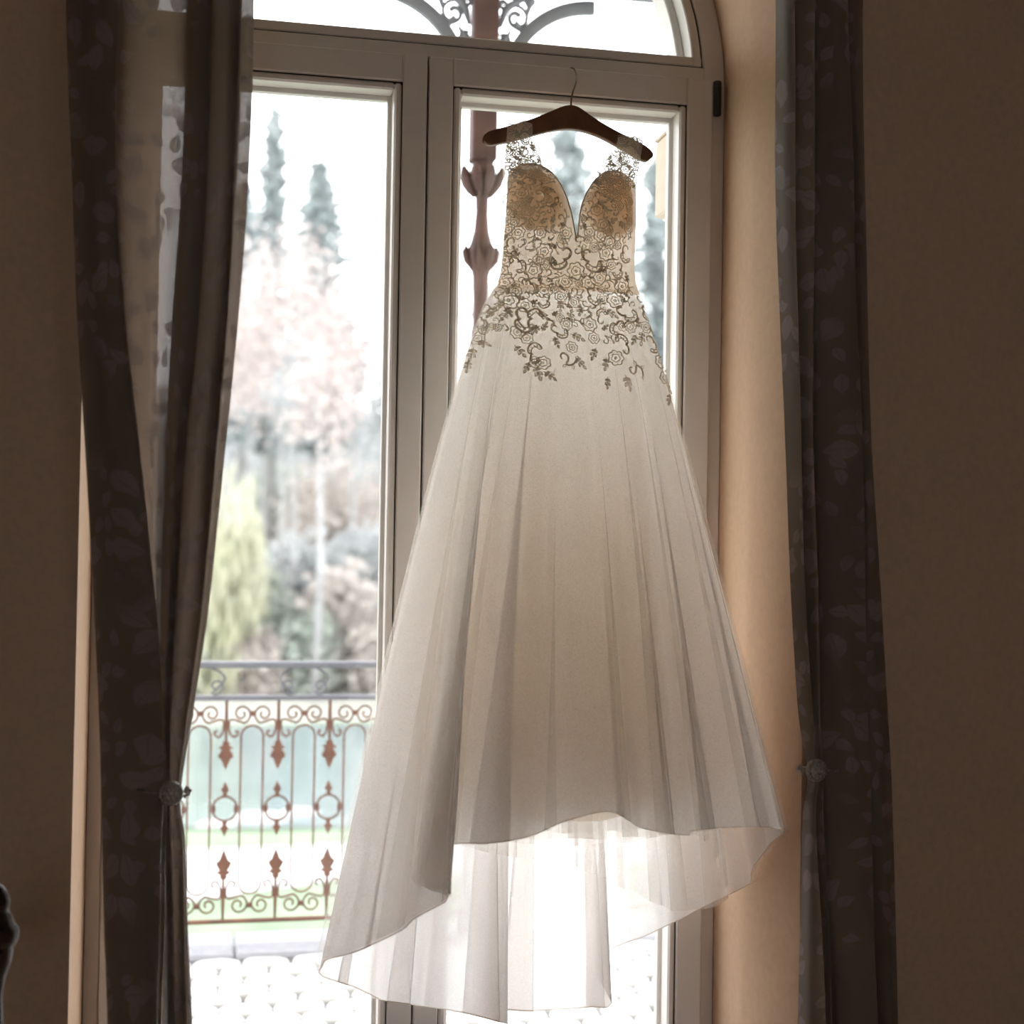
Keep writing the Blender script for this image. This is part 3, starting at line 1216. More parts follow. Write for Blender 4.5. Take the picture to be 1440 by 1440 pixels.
def motif_leafspray():
    S = [([(0, -1), (0.05, -0.5), (0, 0), (-0.03, 0.5)], 0.12, False)]
    for (x, y, a, l) in ((0.0, 0.45, 1.57, 0.6), (0.02, -0.1, 0.75, 0.62), (0.0, -0.1, 2.4, 0.62), (0.03, -0.6, 0.55, 0.5), (0.02, -0.6, 2.6, 0.5)):
        ca, sa = math.cos(a), math.sin(a)
        lf = []
        for i in range(9):
            t = i / 8
            lf.append((t * l, 0.30 * l * math.sin(PI * t ** 0.8)))
        for i in range(7, 0, -1):
            t = i / 8
            lf.append((t * l, -0.30 * l * math.sin(PI * t ** 0.8)))
        S.append(([(x + u * ca - v * sa, y + u * sa + v * ca) for u, v in lf], 0.11, True))
        S.append(([(x + u * l * ca, y + u * l * sa) for u in (0.1, 0.5, 0.8)], 0.06, False))
    return S


def motif_scroll():
    S = []
    sp = []
    for i in range(30):
        t = i / 29
        a = t * 5.2
        r = 0.14 + 0.42 * t
        sp.append((0.1 + r * math.cos(a), 0.2 + r * math.sin(a)))
    tail = catmull([sp[-1], (0.5, -0.55), (0.1, -0.9), (-0.4, -0.95)], 5)
    S.append((sp[:-1] + [tuple(p) for p in tail], 0.20, False))
    for (x, y, a) in ((0.55, -0.35, 0.3), (0.25, -0.85, -0.9), (-0.4, -0.95, 3.0)):
        ca, sa = math.cos(a), math.sin(a)
        lf = [(t * 0.42, 0.12 * math.sin(PI * t)) for t in (0, .25, .5, .75, 1)] + [(t * 0.42, -0.12 * math.sin(PI * t)) for t in (.75, .5, .25)]
        S.append(([(x + u * ca - v * sa, y + u * sa + v * ca) for u, v in lf], 0.09, True))
    return S


MOT = {'F': ('lace_flower', motif_flower()), 'P': ('lace_paisley', motif_paisley()), 'L': ('lace_leaf_spray', motif_leafspray()), 'S': ('lace_scroll', motif_scroll())}
SCL = 1 / 575.0


def place(kind, px, py, size, rot=0, flip=False, lift=0.003, Yref=-0.19, fixedY=None):
    name, strokes = MOT[kind]
    c = at(px, py, Yref)
    ca, sa = math.cos(rot), math.sin(rot)
    V_, F_ = [], []
    miss = set()
    s = size * SCL / 2
    mw = min(1.0, 0.85 + 4.0 / max(size, 4) * 0.12)
    for poly, w, cl in strokes:
        rb, closed = ribbon(poly, max(w, 2.3 / size * 1.15) * mw * 1.08, cl)
        b = len(V_)
        for tri in rb:
            for j, (u, v) in enumerate(tri):
                u = -u if flip else u
                X = c.x + (u * ca - v * sa) * s
                Z = c.z + (u * sa + v * ca) * s
                if fixedY is not None:
                    Y = fixedY(X, Z) - lift
                else:
                    Y = drape(X, Z, lift, c.y)
                if Y is None:
                    miss.add(len(V_))
                    Y = c.y
                V_.append((X, Y - (0.0012 if j == 1 else 0.0), Z))
        m_ = len(rb)
        for i in range(m_ if closed else m_ - 1):
            i2 = (i + 1) % m_
            F_.append((b + 3 * i, b + 3 * i + 1, b + 3 * i2 + 1, b + 3 * i2))
            F_.append((b + 3 * i + 1, b + 3 * i + 2, b + 3 * i2 + 2, b + 3 * i2 + 1))
    F_ = [f for f in F_ if not miss.intersection(f)]
    if not F_:
        return None
    used_ = sorted({i for f in F_ for i in f})
    mp_ = {i: k_ for k_, i in enumerate(used_)}
    V_ = [V_[i] for i in used_]
    F_ = [tuple(mp_[i] for i in f) for f in F_]
    return obj(name, V_, F_, M['lace'], dress, True, None, (c.x - dress.location.x, 0, c.z - dress.location.z))


PL = [  # kind, px, py, size, rot, flip   (measured on the lower bodice and skirt)
    ('P', 790, 366, 44, -0.9, True), ('P', 829, 369, 44, 0.9, False), ('F', 809, 382, 25, 0, False),
    ('P', 727, 455, 46, 0.3, False), ('P', 742, 452, 38, 2.6, True), ('P', 738, 503, 36, 2.9, True), ('P', 774, 475, 30, 1.2, False),
    ('P', 866, 489, 36, -2.6, False), ('P', 876, 446, 42, 1.4, False), ('P', 762, 428, 28, -0.6, True), ('P', 828, 420, 34, 0.4, False),
    ('P', 880, 356, 30, 0.2, False), ('P', 746, 402, 32, 0.5, True), ('P', 836, 449, 28, 2.7, True), ('P', 857, 464, 32, -0.7, False),
    ('P', 908, 440, 30, 0.4, False), ('P', 913, 486, 32, 0.3, True), ('P', 677, 452, 26, 0.2, True), ('S', 876, 527, 30, 1.6, False),
    ('S', 779, 511, 30, 1.0, True), ('P', 731, 369, 32, 0.6, True), ('P', 718, 345, 32, 0.1, False), ('P', 872, 380, 28, -0.4, True),
    ('F', 762, 411, 23, 0.2, False), ('F', 713, 424, 28, 0.4, False), ('F', 861, 425, 25, 0.1, False), ('F', 826, 399, 21, 0.5, False),
    ('F', 793, 397, 20, 0.3, False), ('F', 734, 433, 22, 0, False), ('F', 765, 354, 22, 0.6, False), ('F', 720, 472, 20, 0.2, False),
    ('F', 731, 481, 18, 0.9, False), ('F', 749, 518, 19, 0, False), ('F', 876, 402, 25, 0.2, False), ('F', 879, 463, 19, 0.5, False),
    ('F', 923, 511, 22, 0.3, False), ('F', 926, 535, 20, 0.1, False), ('F', 786, 462, 18, 0.8, False), ('F', 819, 462, 21, 0.1, False),
    ('F', 783, 421, 17, 0.3, False), ('F', 713, 362, 22, 0.2, False), ('F', 852, 356, 22, 0.7, False), ('F', 670, 477, 19, 0, False),
    ('F', 851, 510, 22, 0.4, False), ('F', 790, 496, 17, 0.6, False), ('F', 823, 482, 17, 0.2, False), ('F', 776, 408, 15, 0, False),
    ('F', 713, 394, 24, 0.5, False), ('F', 750, 380, 24, 0.3, False), ('F', 842, 423, 16, 0, False), ('F', 866, 463, 16, 0, False),
    ('F', 739, 516, 16, 0.3, False), ('F', 905, 462, 18, 0.2, False), ('F', 843, 391, 19, 0.9, False), ('F', 724, 410, 18, 0.1, False),
    ('L', 661, 500, 22, 2.8, False), ('L', 655, 517, 18, 2.9, False), ('L', 676, 486, 18, -2.2, False), ('L', 721, 500, 22, -2.5, False),
    ('L', 742, 532, 22, -2.9, False), ('L', 756, 537, 20, -2.3, False), ('L', 728, 524, 18, 2.6, False), ('L', 800, 481, 22, -2.0, False),
    ('L', 800, 518, 22, -2.4, False), ('L', 793, 450, 22, -0.3, False), ('L', 853, 445, 22, -2.2, False), ('L', 895, 479, 24, 2.9, False),
    ('L', 939, 525, 22, -2.6, False), ('L', 936, 551, 22, 3.0, False), ('L', 927, 566, 18, 2.9, False), ('L', 864, 546, 24, -2.9, False),
    ('L', 836, 546, 18, 3.0, False), ('L', 836, 519, 20, 2.9, False), ('L', 820, 505, 20, 2.7, False), ('L', 757, 449, 20, -2.4, False),
    ('L', 781, 435, 20, 3.0, False), ('L', 706, 446, 22, 2.5, False), ('L', 712, 441, 18, -2.8, False), ('L', 744, 470, 18, 2.4, False),
    ('L', 769, 489, 18, -2.8, False), ('L', 883, 482, 18, 2.6, False), ('L', 916, 466, 18, -2.5, False), ('L', 808, 441, 18, 2.9, False),
    ('L', 690, 440, 20, 2.4, False), ('L', 700, 430, 20, 2.2, False), ('S', 686, 432, 22, 0.6, True), ('S', 841, 486, 18, 2.0, False),
    ('S', 903, 420, 24, 0.4, False), ('S', 806, 411, 20, 1.0, True), ('S', 816, 432, 20, 0.0, False), ('S', 735, 392, 20, 2.0, True),
    ('S', 854, 402, 20, 2.4, False), ('S', 772, 384, 20, 0.4, True), ('S', 846, 372, 20, 0.1, False), ('S', 812, 355, 20, 1.1, False),
    ('S', 788, 348, 18, -1.0, True), ('L', 776, 369, 18, 1.2, False), ('L', 846, 380, 16, -1.2, False), ('L', 727, 352, 18, 0.5, False),
]
for k, px, py, sz, ro, fl in PL:
    place(k, px, py, sz, ro, fl)
# dense smaller motifs over the cups and upper bodice
done = [(p[1], p[2], p[3]) for p in PL]
cnt = 0
tries = 0
while cnt < 125 and tries < 6000:
    tries += 1
    py = random.uniform(243, 385)
    left = random.random() < 0.5
    if left:
        if py < 240:
            continue
        a, b = interp(py, *L_OUT), interp(py, *L_IN)
    else:
        if py < 254:
            continue
        a, b = interp(py, *R_IN), interp(py, *R_OUT)
    px = random.uniform(a + 4, b - 4)
    sz = random.uniform(11, 19) if py < 320 else random.uniform(12, 22)
    if any((px - q[0]) ** 2 + (py - q[1]) ** 2 < (0.33 * (sz + q[2])) ** 2 for q in done):
        continue
    done.append((px, py, sz))
    place(random.choice('FFFPSSL'), px, py, sz, random.uniform(0, 6.28), random.random() < 0.5)
    cnt += 1
# lace thins out towards the skirt
cnt = 0
tries = 0
while cnt < 62 and tries < 6000:
    tries += 1
    py = 388 + 80 * random.random() ** 1.3
    px = random.uniform(interp(py, [388, 412, 440, 470], [704, 697, 684, 668]) + 4, interp(py, [388, 412, 440, 470], [889, 895, 906, 918]) - 4)
    sz = random.uniform(11, 17)
    if any((px - q[0]) ** 2 + (py - q[1]) ** 2 < (0.34 * (sz + q[2])) ** 2 for q in done):
        continue
    done.append((px, py, sz))
    place(random.choice('FSLLPS'), px, py, sz, random.uniform(0, 6.28), random.random() < 0.5)
    cnt += 1
# straps: corded flowers, scrolls and leaves up to the shoulder
for lst in (
    [('P', 739, 193, 22, 0.2, False), ('F', 724, 202, 16, 0, False), ('S', 741, 213, 20, 0.5, True), ('F', 729, 216, 17, 0.2, False), ('P', 752, 226, 22, 1.0, False),
     ('S', 716, 226, 16, 0.1, False), ('F', 735, 231, 16, 0, False), ('L', 765, 240, 20, 0.6, False), ('S', 718, 240, 18, 2.0, True), ('F', 716, 211, 14, 0, False),
     ('L', 753, 205, 16, -0.4, False), ('F', 748, 238, 15, 0, False), ('S', 720, 190, 16, 1.0, False), ('L', 760, 222, 14, -0.6, False), ('S', 770, 254, 15, 0.3, False)],
    [('P', 876, 222, 24, 0.2, False), ('F', 890, 214, 16, 0, False), ('S', 862, 232, 20, 0.5, True), ('F', 880, 238, 17, 0.2, False), ('P', 845, 244, 24, 1.0, False),
     ('S', 894, 232, 16, 0.1, False), ('F', 866, 248, 16, 0, False), ('L', 836, 258, 20, 0.9, False), ('S', 892, 248, 18, 2.0, True), ('F', 897, 222, 13, 0, False),
     ('L', 858, 222, 16, 0.5, False), ('F', 854, 254, 14, 0, False), ('L', 825, 266, 14, 0.8, False), ('S', 901, 262, 14, 0.2, False), ('L', 899, 272, 13, 3.0, False),
     ('L', 815, 279, 12, 0.7, False), ('L', 809, 295, 12, 0.4, False)]):
    for k, px, py, sz, ro, fl in lst:
        place(k, px, py, sz, ro, fl, Yref=-0.16)
for sgn in (-1, 1):
    got = 0
    seen = []
    for tr_ in range(900):
        if got >= 26:
            break
        py = random.uniform(188, 246) if sgn < 0 else random.uniform(206, 262)
        if sgn < 0:
            a_, b_ = 710, interp(py, [188, 215, 246], [749, 757, 768])
        else:
            a_, b_ = interp(py, [206, 225, 262], [866, 851, 830]), 901
        px = random.uniform(a_ + 2, b_ - 2)
        if any((px - q[0]) ** 2 + (py - q[1]) ** 2 < 64 for q in seen):
            continue
        seen.append((px, py))
        place(random.choice('FSLSF'), px, py, random.uniform(10, 14), random.uniform(0, 6.28), False, Yref=-0.16)
        got += 1
# gathered lace where straps wrap the hanger
for cx_, cy_, n_ in ((731, 176, 5), (887, 196, 5)):
    for i in range(n_):
        px = cx_ - 13 + 26 * i / (n_ - 1)
        place('FSLFS'[i], px, cy_ + (i - 2) * (1.2 if cx_ > 800 else -1.2) + 2, 15, i * 1.3, i % 2 == 0, Yref=-0.135)


# lace on the sheer back (seen beside the left cup)
def backY(X, Z):
    q0 = at(712, 330, YB).x
    q1 = at(889, 330, YB).x
    u = max(-0.98, min(0.98, (X - (q0 + q1) / 2) / ((q1 - q0) / 2 * 1.02)))
    return YB + 0.036 + 0.050 * math.sqrt(1 - u * u)


for (px, py, sz, k) in ((722, 275, 20, 'F'), (738, 282, 18, 'P'), (724, 300, 20, 'P'), (740, 305, 18, 'F'), (722, 326, 20, 'F'), (738, 332, 20, 'S'), (752, 322, 16, 'L'),
                        (722, 350, 18, 'P'), (876, 280, 18, 'F'), (862, 290, 16, 'S'), (880, 305, 18, 'P'), (866, 320, 18, 'F'), (848, 325, 16, 'L'), (878, 335, 18, 'F')):
    place(k, px, py, sz, random.uniform(0, 6), False, lift=-0.003, Yref=YB, fixedY=backY)


# ================================================================== CURTAINS
def curtain(name, levels, label, depth0, sub=7, zrows=90, parent=None):
    """levels: list of (py, [(px, forward)...]) cross-sections in cloth order, all with the same count"""
    ys = [l[0] for l in levels]
    secs = []
    for py, pts in levels:
        S = []
        for px, d in pts:
            q = at(px, py, depth0)
            S.append((q.x, depth0 - d, q.z))
        secs.append(catmull(S, sub))
    secs = np.array(secs)                         # level, column, 3
    C = catmull([s.ravel() for s in secs], max(2, zrows // (len(levels) - 1)))
    C = C.reshape(len(C), secs.shape[1], 3)
    # cloth coordinate from mean arc length
    dl = np.linalg.norm(np.diff(secs[0], axis=0), axis=1)
    u = np.concatenate([[0], np.cumsum(dl)])
    nr, nc = C.shape[:2]
    # small wrinkles
    for i in range(nr):
        for j in range(nc):
            C[i, j, 1] += 0.0025 * math.sin(u[j] * 70 + C[i, j, 2] * 3) + 0.002 * math.sin(C[i, j, 2] * 9 + u[j] * 25)
    uv = [(u[j] * 1.0, C[i, j, 2]) for i in range(nr) for j in range(nc)]
    if parent is not None:
        return MB().grid([[tuple(p) for p in r] for r in C]).build(name, M['cloth_lining'], parent, True)
    root = empty(name, (float(C[-1, :, 0].mean()), depth0, float(C[-1, :, 2].min())))
    m = MB().grid([[tuple(p) for p in r] for r in C])
    m.build('drape', M['curtain'], root, True, uv)
    # rolled front hem edge down the free side
    return root, C


LC = curtain('curtain', [
    (-500, [(92, 0.02), (140, 0.07), (172, 0.08), (170, 0.03), (178, -0.02), (205, -0.03), (258, -0.01), (285, 0.03), (300, 0.06), (296, 0.01), (322, 0.05), (338, 0.08), (338, 0.03), (349, 0.035), (358, 0.03)]),
    (0, [(94, 0.02), (140, 0.07), (168, 0.08), (167, 0.03), (175, -0.02), (206, -0.03), (260, -0.01), (286, 0.03), (298, 0.06), (294, 0.01), (320, 0.05), (338, 0.08), (337, 0.03), (348, 0.035), (357, 0.03)]),
    (240, [(102, 0.02), (140, 0.07), (166, 0.08), (163, 0.03), (170, -0.02), (204, -0.03), (254, -0.01), (280, 0.03), (292, 0.06), (288, 0.01), (312, 0.05), (330, 0.08), (330, 0.03), (341, 0.035), (350, 0.03)]),
    (450, [(110, 0.02), (146, 0.07), (178, 0.08), (170, 0.03), (176, -0.02), (204, -0.03), (240, -0.01), (266, 0.03), (280, 0.06), (274, 0.01), (302, 0.05), (320, 0.08), (315, 0.03), (326, 0.035), (335, 0.03)]),
    (650, [(122, 0.02), (160, 0.07), (200, 0.085), (192, 0.04), (190, -0.01), (206, -0.02), (230, 0), (250, 0.03), (262, 0.06), (257, 0.02), (282, 0.05), (303, 0.08), (295, 0.03), (306, 0.035), (315, 0.03)]),
    (850, [(133, 0.02), (175, 0.07), (220, 0.09), (213, 0.05), (208, 0), (214, -0.01), (224, 0.01), (238, 0.04), (250, 0.06), (245, 0.03), (262, 0.05), (284, 0.08), (282, 0.04), (288.6, 0.035), (294, 0.03)]),
    (1000, [(140, 0.02), (180, 0.07), (230, 0.09), (224, 0.05), (220, 0.02), (222, 0.01), (226, 0.03), (232, 0.05), (242, 0.065), (238, 0.04), (248, 0.055), (264, 0.07), (262, 0.04), (268, 0.05), (272, 0.04)]),
    (1112, [(143, 0.02), (185, 0.06), (234, 0.08), (231, 0.05), (230, 0.03), (231, 0.03), (232, 0.04), (235, 0.055), (240, 0.065), (238, 0.045), (244, 0.055), (251, 0.06), (250, 0.045), (253, 0.05), (255, 0.04)]),
    (1180, [(144, 0.02), (186, 0.06), (232, 0.08), (230, 0.05), (228, 0.02), (230, 0.02), (232, 0.04), (236, 0.055), (242, 0.065), (240, 0.04), (248, 0.055), (257, 0.06), (256, 0.04), (260, 0.05), (262, 0.04)]),
    (1300, [(147, 0.02), (188, 0.06), (230, 0.075), (228, 0.04), (226, 0), (229, 0), (233, 0.03), (238, 0.05), (245, 0.06), (243, 0.03), (252, 0.05), (260, 0.06), (259, 0.03), (263, 0.045), (265, 0.03)]),
    (1440, [(152, 0.02), (190, 0.06), (226, 0.075), (224, 0.03), (222, -0.01), (228, -0.01), (234, 0.02), (240, 0.05), (247, 0.06), (246, 0.02), (255, 0.05), (264, 0.06), (263, 0.02), (268, 0.04), (271, 0.03)]),
    (1760, [(156, 0.02), (192, 0.06), (226, 0.075), (224, 0.03), (222, -0.02), (229, -0.01), (237, 0.02), (244, 0.05), (250, 0.06), (250, 0.02), (259, 0.05), (268, 0.06), (268, 0.02), (274, 0.04), (278, 0.03)]),
], '', -0.56)
tag(LC[0], 'dark leaf-patterned curtain gathered on the left side of the window', 'curtain', 'window curtains')
curtain('lining', [
    (-500, [(342, -0.025), (316.8, -0.035), (287.4, -0.028), (259, -0.03)]),
    (0, [(341, -0.025), (316.7, -0.035), (288.35, -0.028), (261, -0.03)]),
    (240, [(334, -0.025), (310, -0.035), (282, -0.028), (255, -0.03)]),
    (450, [(319, -0.025), (295.3, -0.035), (267.65, -0.028), (241, -0.03)]),
    (650, [(299, -0.025), (278.3, -0.035), (254.15, -0.028), (231, -0.03)]),
    (850, [(284, -0.025), (266, -0.035), (245, -0.028), (225, -0.03)]),
    (1000, [(262, -0.013), (251.2, -0.014), (238.6, -0.0112), (227, -0.018)]),
    (1112, [(249, -0.007), (243.9, -0.0035), (237.95, -0.0028), (233, -0.012)]),
    (1180, [(256, -0.013), (248.8, -0.014), (240.4, -0.0112), (233, -0.018)]),
    (1300, [(259, -0.013), (251.2, -0.014), (242.1, -0.0112), (234, -0.018)]),
    (1440, [(265, -0.013), (255.7, -0.014), (244.85, -0.0112), (235, -0.018)]),
    (1760, [(272, -0.013), (261.5, -0.014), (249.25, -0.0112), (238, -0.018)]),
], '', -0.56, parent=LC[0])
RC = curtain('curtain', [
    (-500, [(1084, .02), (1090, .06), (1100, .07), (1103, .02), (1112, .05), (1130, .07), (1136, .02), (1140, .04), (1160, .06), (1178, .05), (1180, .01), (1198, .03), (1212, .01)]),
    (0, [(1086, .02), (1091, .06), (1100, .07), (1103, .02), (1112, .05), (1128, .07), (1133, .02), (1137, .04), (1158, .06), (1179, .05), (1181, .01), (1196, .03), (1211, .01)]),
    (250, [(1086, .02), (1091, .06), (1100, .07), (1102, .02), (1108, .05), (1128, .07), (1134, .02), (1138, .04), (1162, .06), (1186, .05), (1188, .01), (1201, .03), (1214, .01)]),
    (450, [(1091, .02), (1097, .06), (1104, .07), (1105, .02), (1111, .05), (1126, .07), (1131, .02), (1136, .04), (1164, .06), (1191, .05), (1193, .01), (1204, .03), (1217, .01)]),
    (650, [(1100, .02), (1105, .06), (1109, .07), (1110, .02), (1114, .05), (1126, .07), (1133, .02), (1140, .04), (1168, .06), (1199, .05), (1201, .01), (1210, .03), (1224, .01)]),
    (850, [(1107, .02), (1112, .06), (1116, .07), (1117, .02), (1122, .05), (1132, .07), (1139, .02), (1145, .04), (1172, .06), (1203, .05), (1206, .02), (1218, .03), (1236, .01)]),
    (1000, [(1117, .02), (1121, .06), (1125, .07), (1127, .03), (1130, .05), (1137, .06), (1142, .03), (1148, .04), (1176, .06), (1206, .05), (1209, .03), (1226, .04), (1246, .01)]),
    (1083, [(1128, .03), (1131, .05), (1134, .06), (1136, .04), (1138, .05), (1142, .06), (1145, .04), (1150, .05), (1180, .06), (1209, .05), (1213, .03), (1230, .04), (1251, .01)]),
    (1150, [(1124, .02), (1127, .05), (1132, .06), (1134, .03), (1137, .05), (1142, .06), (1146, .03), (1151, .05), (1182, .06), (1211, .05), (1215, .03), (1234, .04), (1253, .01)]),
    (1300, [(1120, .02), (1125, .06), (1138, .07), (1142, .02), (1146, .05), (1150, .06), (1153, .03), (1160, .05), (1186, .06), (1215, .05), (1220, .02), (1238, .04), (1257, .01)]),
    (1440, [(1117, .02), (1124, .06), (1142, .07), (1148, .02), (1151, .05), (1155, .06), (1159, .02), (1165, .05), (1190, .06), (1220, .05), (1225, .01), (1242, .04), (1261, .01)]),
    (1760, [(1112, .02), (1122, .06), (1142, .07), (1150, .02), (1154, .05), (1160, .06), (1164, .02), (1170, .05), (1196, .06), (1228, .05), (1232, .01), (1248, .04), (1268, .01)]),
], '', -0.54)
tag(RC[0], 'dark leaf-patterned curtain hanging on the right side of the window', 'curtain', 'window curtains')


curtain('lining', [
    (-500, [(96, .006), (124, .03), (152, .045), (167, .035)]),
    (0, [(98, .006), (123.6, .03), (149.5, .045), (163, .035)]),
    (240, [(106, .006), (127.6, .03), (150, .045), (161, .035)]),
    (450, [(114, .006), (137.2, .03), (161, .045), (173, .035)]),
    (650, [(126, .006), (153.2, .03), (180.5, .045), (195, .035)]),
    (850, [(137, .006), (167.8, .03), (198.25, .045), (215, .035)]),
    (1000, [(144, .006), (176, .03), (207.5, .045), (225, .035)]),
    (1112, [(147, .006), (179.4, .03), (211.25, .045), (229, .035)]),
    (1180, [(148, .006), (179.2, .03), (210, .045), (227, .035)]),
    (1300, [(151, .006), (180.2, .03), (209.25, .045), (225, .035)]),
    (1440, [(156, .006), (181.6, .03), (207.5, .045), (221, .035)]),
    (1760, [(160, .006), (184, .03), (208.5, .045), (221, .035)]),
], '', -0.56, parent=LC[0])
curtain('lining', [
    (-500, [(1103, -.005), (1135.7, .0), (1179.3, -.004), (1209, -.012)]),
    (0, [(1103, -.005), (1135.4, .0), (1178.6, -.004), (1208, -.012)]),
    (250, [(1102, -.005), (1135.6, .0), (1180.4, -.004), (1211, -.012)]),
    (450, [(1105, -.005), (1138.6, .0), (1183.4, -.004), (1214, -.012)]),
    (650, [(1110, -.005), (1144.2, .0), (1189.8, -.004), (1221, -.012)]),
    (850, [(1117, -.005), (1152.7, .0), (1200.3, -.004), (1233, -.012)]),
    (1000, [(1127, -.005), (1162.7, .0), (1210.3, -.004), (1243, -.012)]),
    (1083, [(1136, -.005), (1170.5, .0), (1216.5, -.004), (1248, -.012)]),
    (1150, [(1134, -.005), (1169.7, .0), (1217.3, -.004), (1250, -.012)]),
    (1300, [(1142, -.005), (1176.5, .0), (1222.5, -.004), (1254, -.012)]),
    (1440, [(1148, -.005), (1181.9, .0), (1227.1, -.004), (1258, -.012)]),
    (1760, [(1150, -.005), (1185.4, .0), (1232.6, -.004), (1265, -.012)]),
], '', -0.54, parent=RC[0])


def tieback(px, py, Y, side, label):
    c = at(px, py, Y)
    root = empty('curtain_tieback', c)
    tag(root, label, 'tieback', 'curtain tiebacks')
    # disc facing the room (towards -y)
    prof = [(0.0235, 0.0), (0.0245, -0.004), (0.0225, -0.008), (0.018, -0.009), (0.016, -0.0115), (0.008, -0.0135), (0.001, -0.014)]
    rows = [[(c.x + r * math.cos(2 * PI * k / 28), c.y + d, c.z + r * math.sin(2 * PI * k / 28)) for k in range(28)] for r, d in prof]
    m = MB().grid(rows, True)
    m.F.append(tuple(range(28)))
    o = m.build('medallion', M['silver'], root)
    smooth_by_angle(o, 35)

    def sph(q, r, nm, mat, par):
        mm = MB().lathe([(r * math.sin(PI * i / 6) + 1e-5, q[2] - r * math.cos(PI * i / 6)) for i in range(7)], q[0], q[1], 8)
        return mm.build(nm, M[mat], par, True)
    for k in range(18):
        a = 2 * PI * k / 18
        sph((c.x + 0.0202 * math.cos(a), c.y - 0.009, c.z + 0.0202 * math.sin(a)), 0.0026, 'bead', 'silver', o)
    for k in range(6):
        a = 2 * PI * k / 6
        sph((c.x + 0.009 * math.cos(a), c.y - 0.0135, c.z + 0.009 * math.sin(a)), 0.003, 'crystal', 'crystal', o)
    sph((c.x, c.y - 0.0145, c.z), 0.004, 'crystal', 'crystal', o)
    # bead cluster of the closing end beside the medallion
    for dx, dz in ((0.028, 0.0), (0.031, 0.007), (0.033, -0.005), (0.027, -0.009), (0.036, 0.002), (0.029, 0.004)):
        sph((c.x + side * dx, c.y + 0.012, c.z + dz), 0.0042, 'closing_bead', 'crystal', root)
    # cord loop around the gathered cloth
    pts = [(c.x + side * 0.006 - side * 0.035 + 0.040 * math.cos(a), c.y + 0.045 + 0.045 * math.sin(a), c.z + 0.004 * math.sin(2 * a)) for a in np.linspace(0, 2 * PI, 28)[:-1]]
    MB().tube(pts, 0.0028, 6, True).build('cord', M['silver'], root, True)
    return root


tieback(240, 1115, -0.65, 1, 'round silver medallion tieback holding the left curtain')
tieback(1147, 1083, -0.615, -1, 'round beaded silver tieback holding the right curtain')

# ================================================================== CHAIR (its post just enters the frame)
ch = empty('carved_chair', (-1.05, -0.86, 0.0))
tag(ch, 'dark polished carved chair, only its back post showing at the lower left edge', 'chair')
Yc = -0.86


def pz(py):
    return at(5, py, Yc).z


cxp = at(-8, 1330, Yc).x
sc_ = 3.05e-3 / 2.33


def px_r(w):
    return w * 0.00131


prof = [(px_r(20), pz(1760)), (px_r(13), pz(1600)), (px_r(13), pz(1440)), (px_r(11), pz(1400)), (px_r(15), pz(1372)), (px_r(21), pz(1355)), (px_r(23), pz(1340)),
        (px_r(22.5), pz(1331)), (px_r(27), pz(1328)), (px_r(31), pz(1318)), (px_r(31), pz(1306)), (px_r(26), pz(1300)), (px_r(23), pz(1296)), (px_r(22), pz(1288)), (px_r(16), pz(1280)), (px_r(19), pz(1270)), (px_r(17), pz(1258)), (px_r(10), pz(1247)), (px_r(2), pz(1240))]
zs = prof[0][1]
leg = [(0.016, 0.0), (0.022, 0.03), (0.018, 0.08)]
for dx in (0.0, -0.46):
    o = MB().lathe(leg + [(r, max(z, 0.1)) for r, z in prof], cxp + dx, Yc, 20).build('back_post', M['darkwood'], ch)
    smooth_by_angle(o, 50)
for dx in (0.0, -0.46):
    o = MB().lathe([(0.014, 0), (0.024, 0.03), (0.018, 0.12), (0.027, 0.3), (0.024, 0.42)], cxp + dx, Yc - 0.44, 16).build('front_leg', M['darkwood'], ch)
    smooth_by_angle(o, 50)
MB().box(cxp - 0.49, cxp + 0.01, Yc - 0.47, Yc + 0.01, 0.40, 0.44, 0.008).build('seat_frame', M['darkwood'], ch)
rows = []
for i in range(9):
    v = i / 8
    rows.append([(cxp - 0.47 + 0.46 * k / 8, Yc - 0.45 + 0.43 * v, 0.44 + 0.05 * (math.sin(PI * k / 8) * math.sin(PI * v)) ** 0.5) for k in range(9)])
MB().grid(rows).build('seat_cushion', M['velvet'], ch, True)
zt_ = pz(1300)
MB().box(cxp - 0.45, cxp - 0.01, Yc - 0.012, Yc + 0.012, zt_ - 0.09, zt_ - 0.04, 0.006).build('crest_rail', M['darkwood'], ch)
for k in range(4):
    xx = cxp - 0.09 - 0.093 * k
    o = MB().lathe([(0.007, 0.44), (0.011, 0.5), (0.007, 0.56), (0.010, (zt_ + 0.42) / 2), (0.006, zt_ - 0.085)], xx, Yc, 10).build('back_spindle', M['darkwood'], ch)
    smooth_by_angle(o, 60)

# ================================================================== BALCONY
YR = 1.763                # plane of the railing
bal = obj('floor_balcony', [(-2.4, YF, -0.05), (2.6, YF, -0.05), (2.6, YR - 0.16, -0.05), (-2.4, YR - 0.16, -0.05)], [(0, 1, 2, 3)], M['joint'])
bal.data.transform(Matrix.Translation((0, 0, 0.0)))
tag(bal, kind='structure')
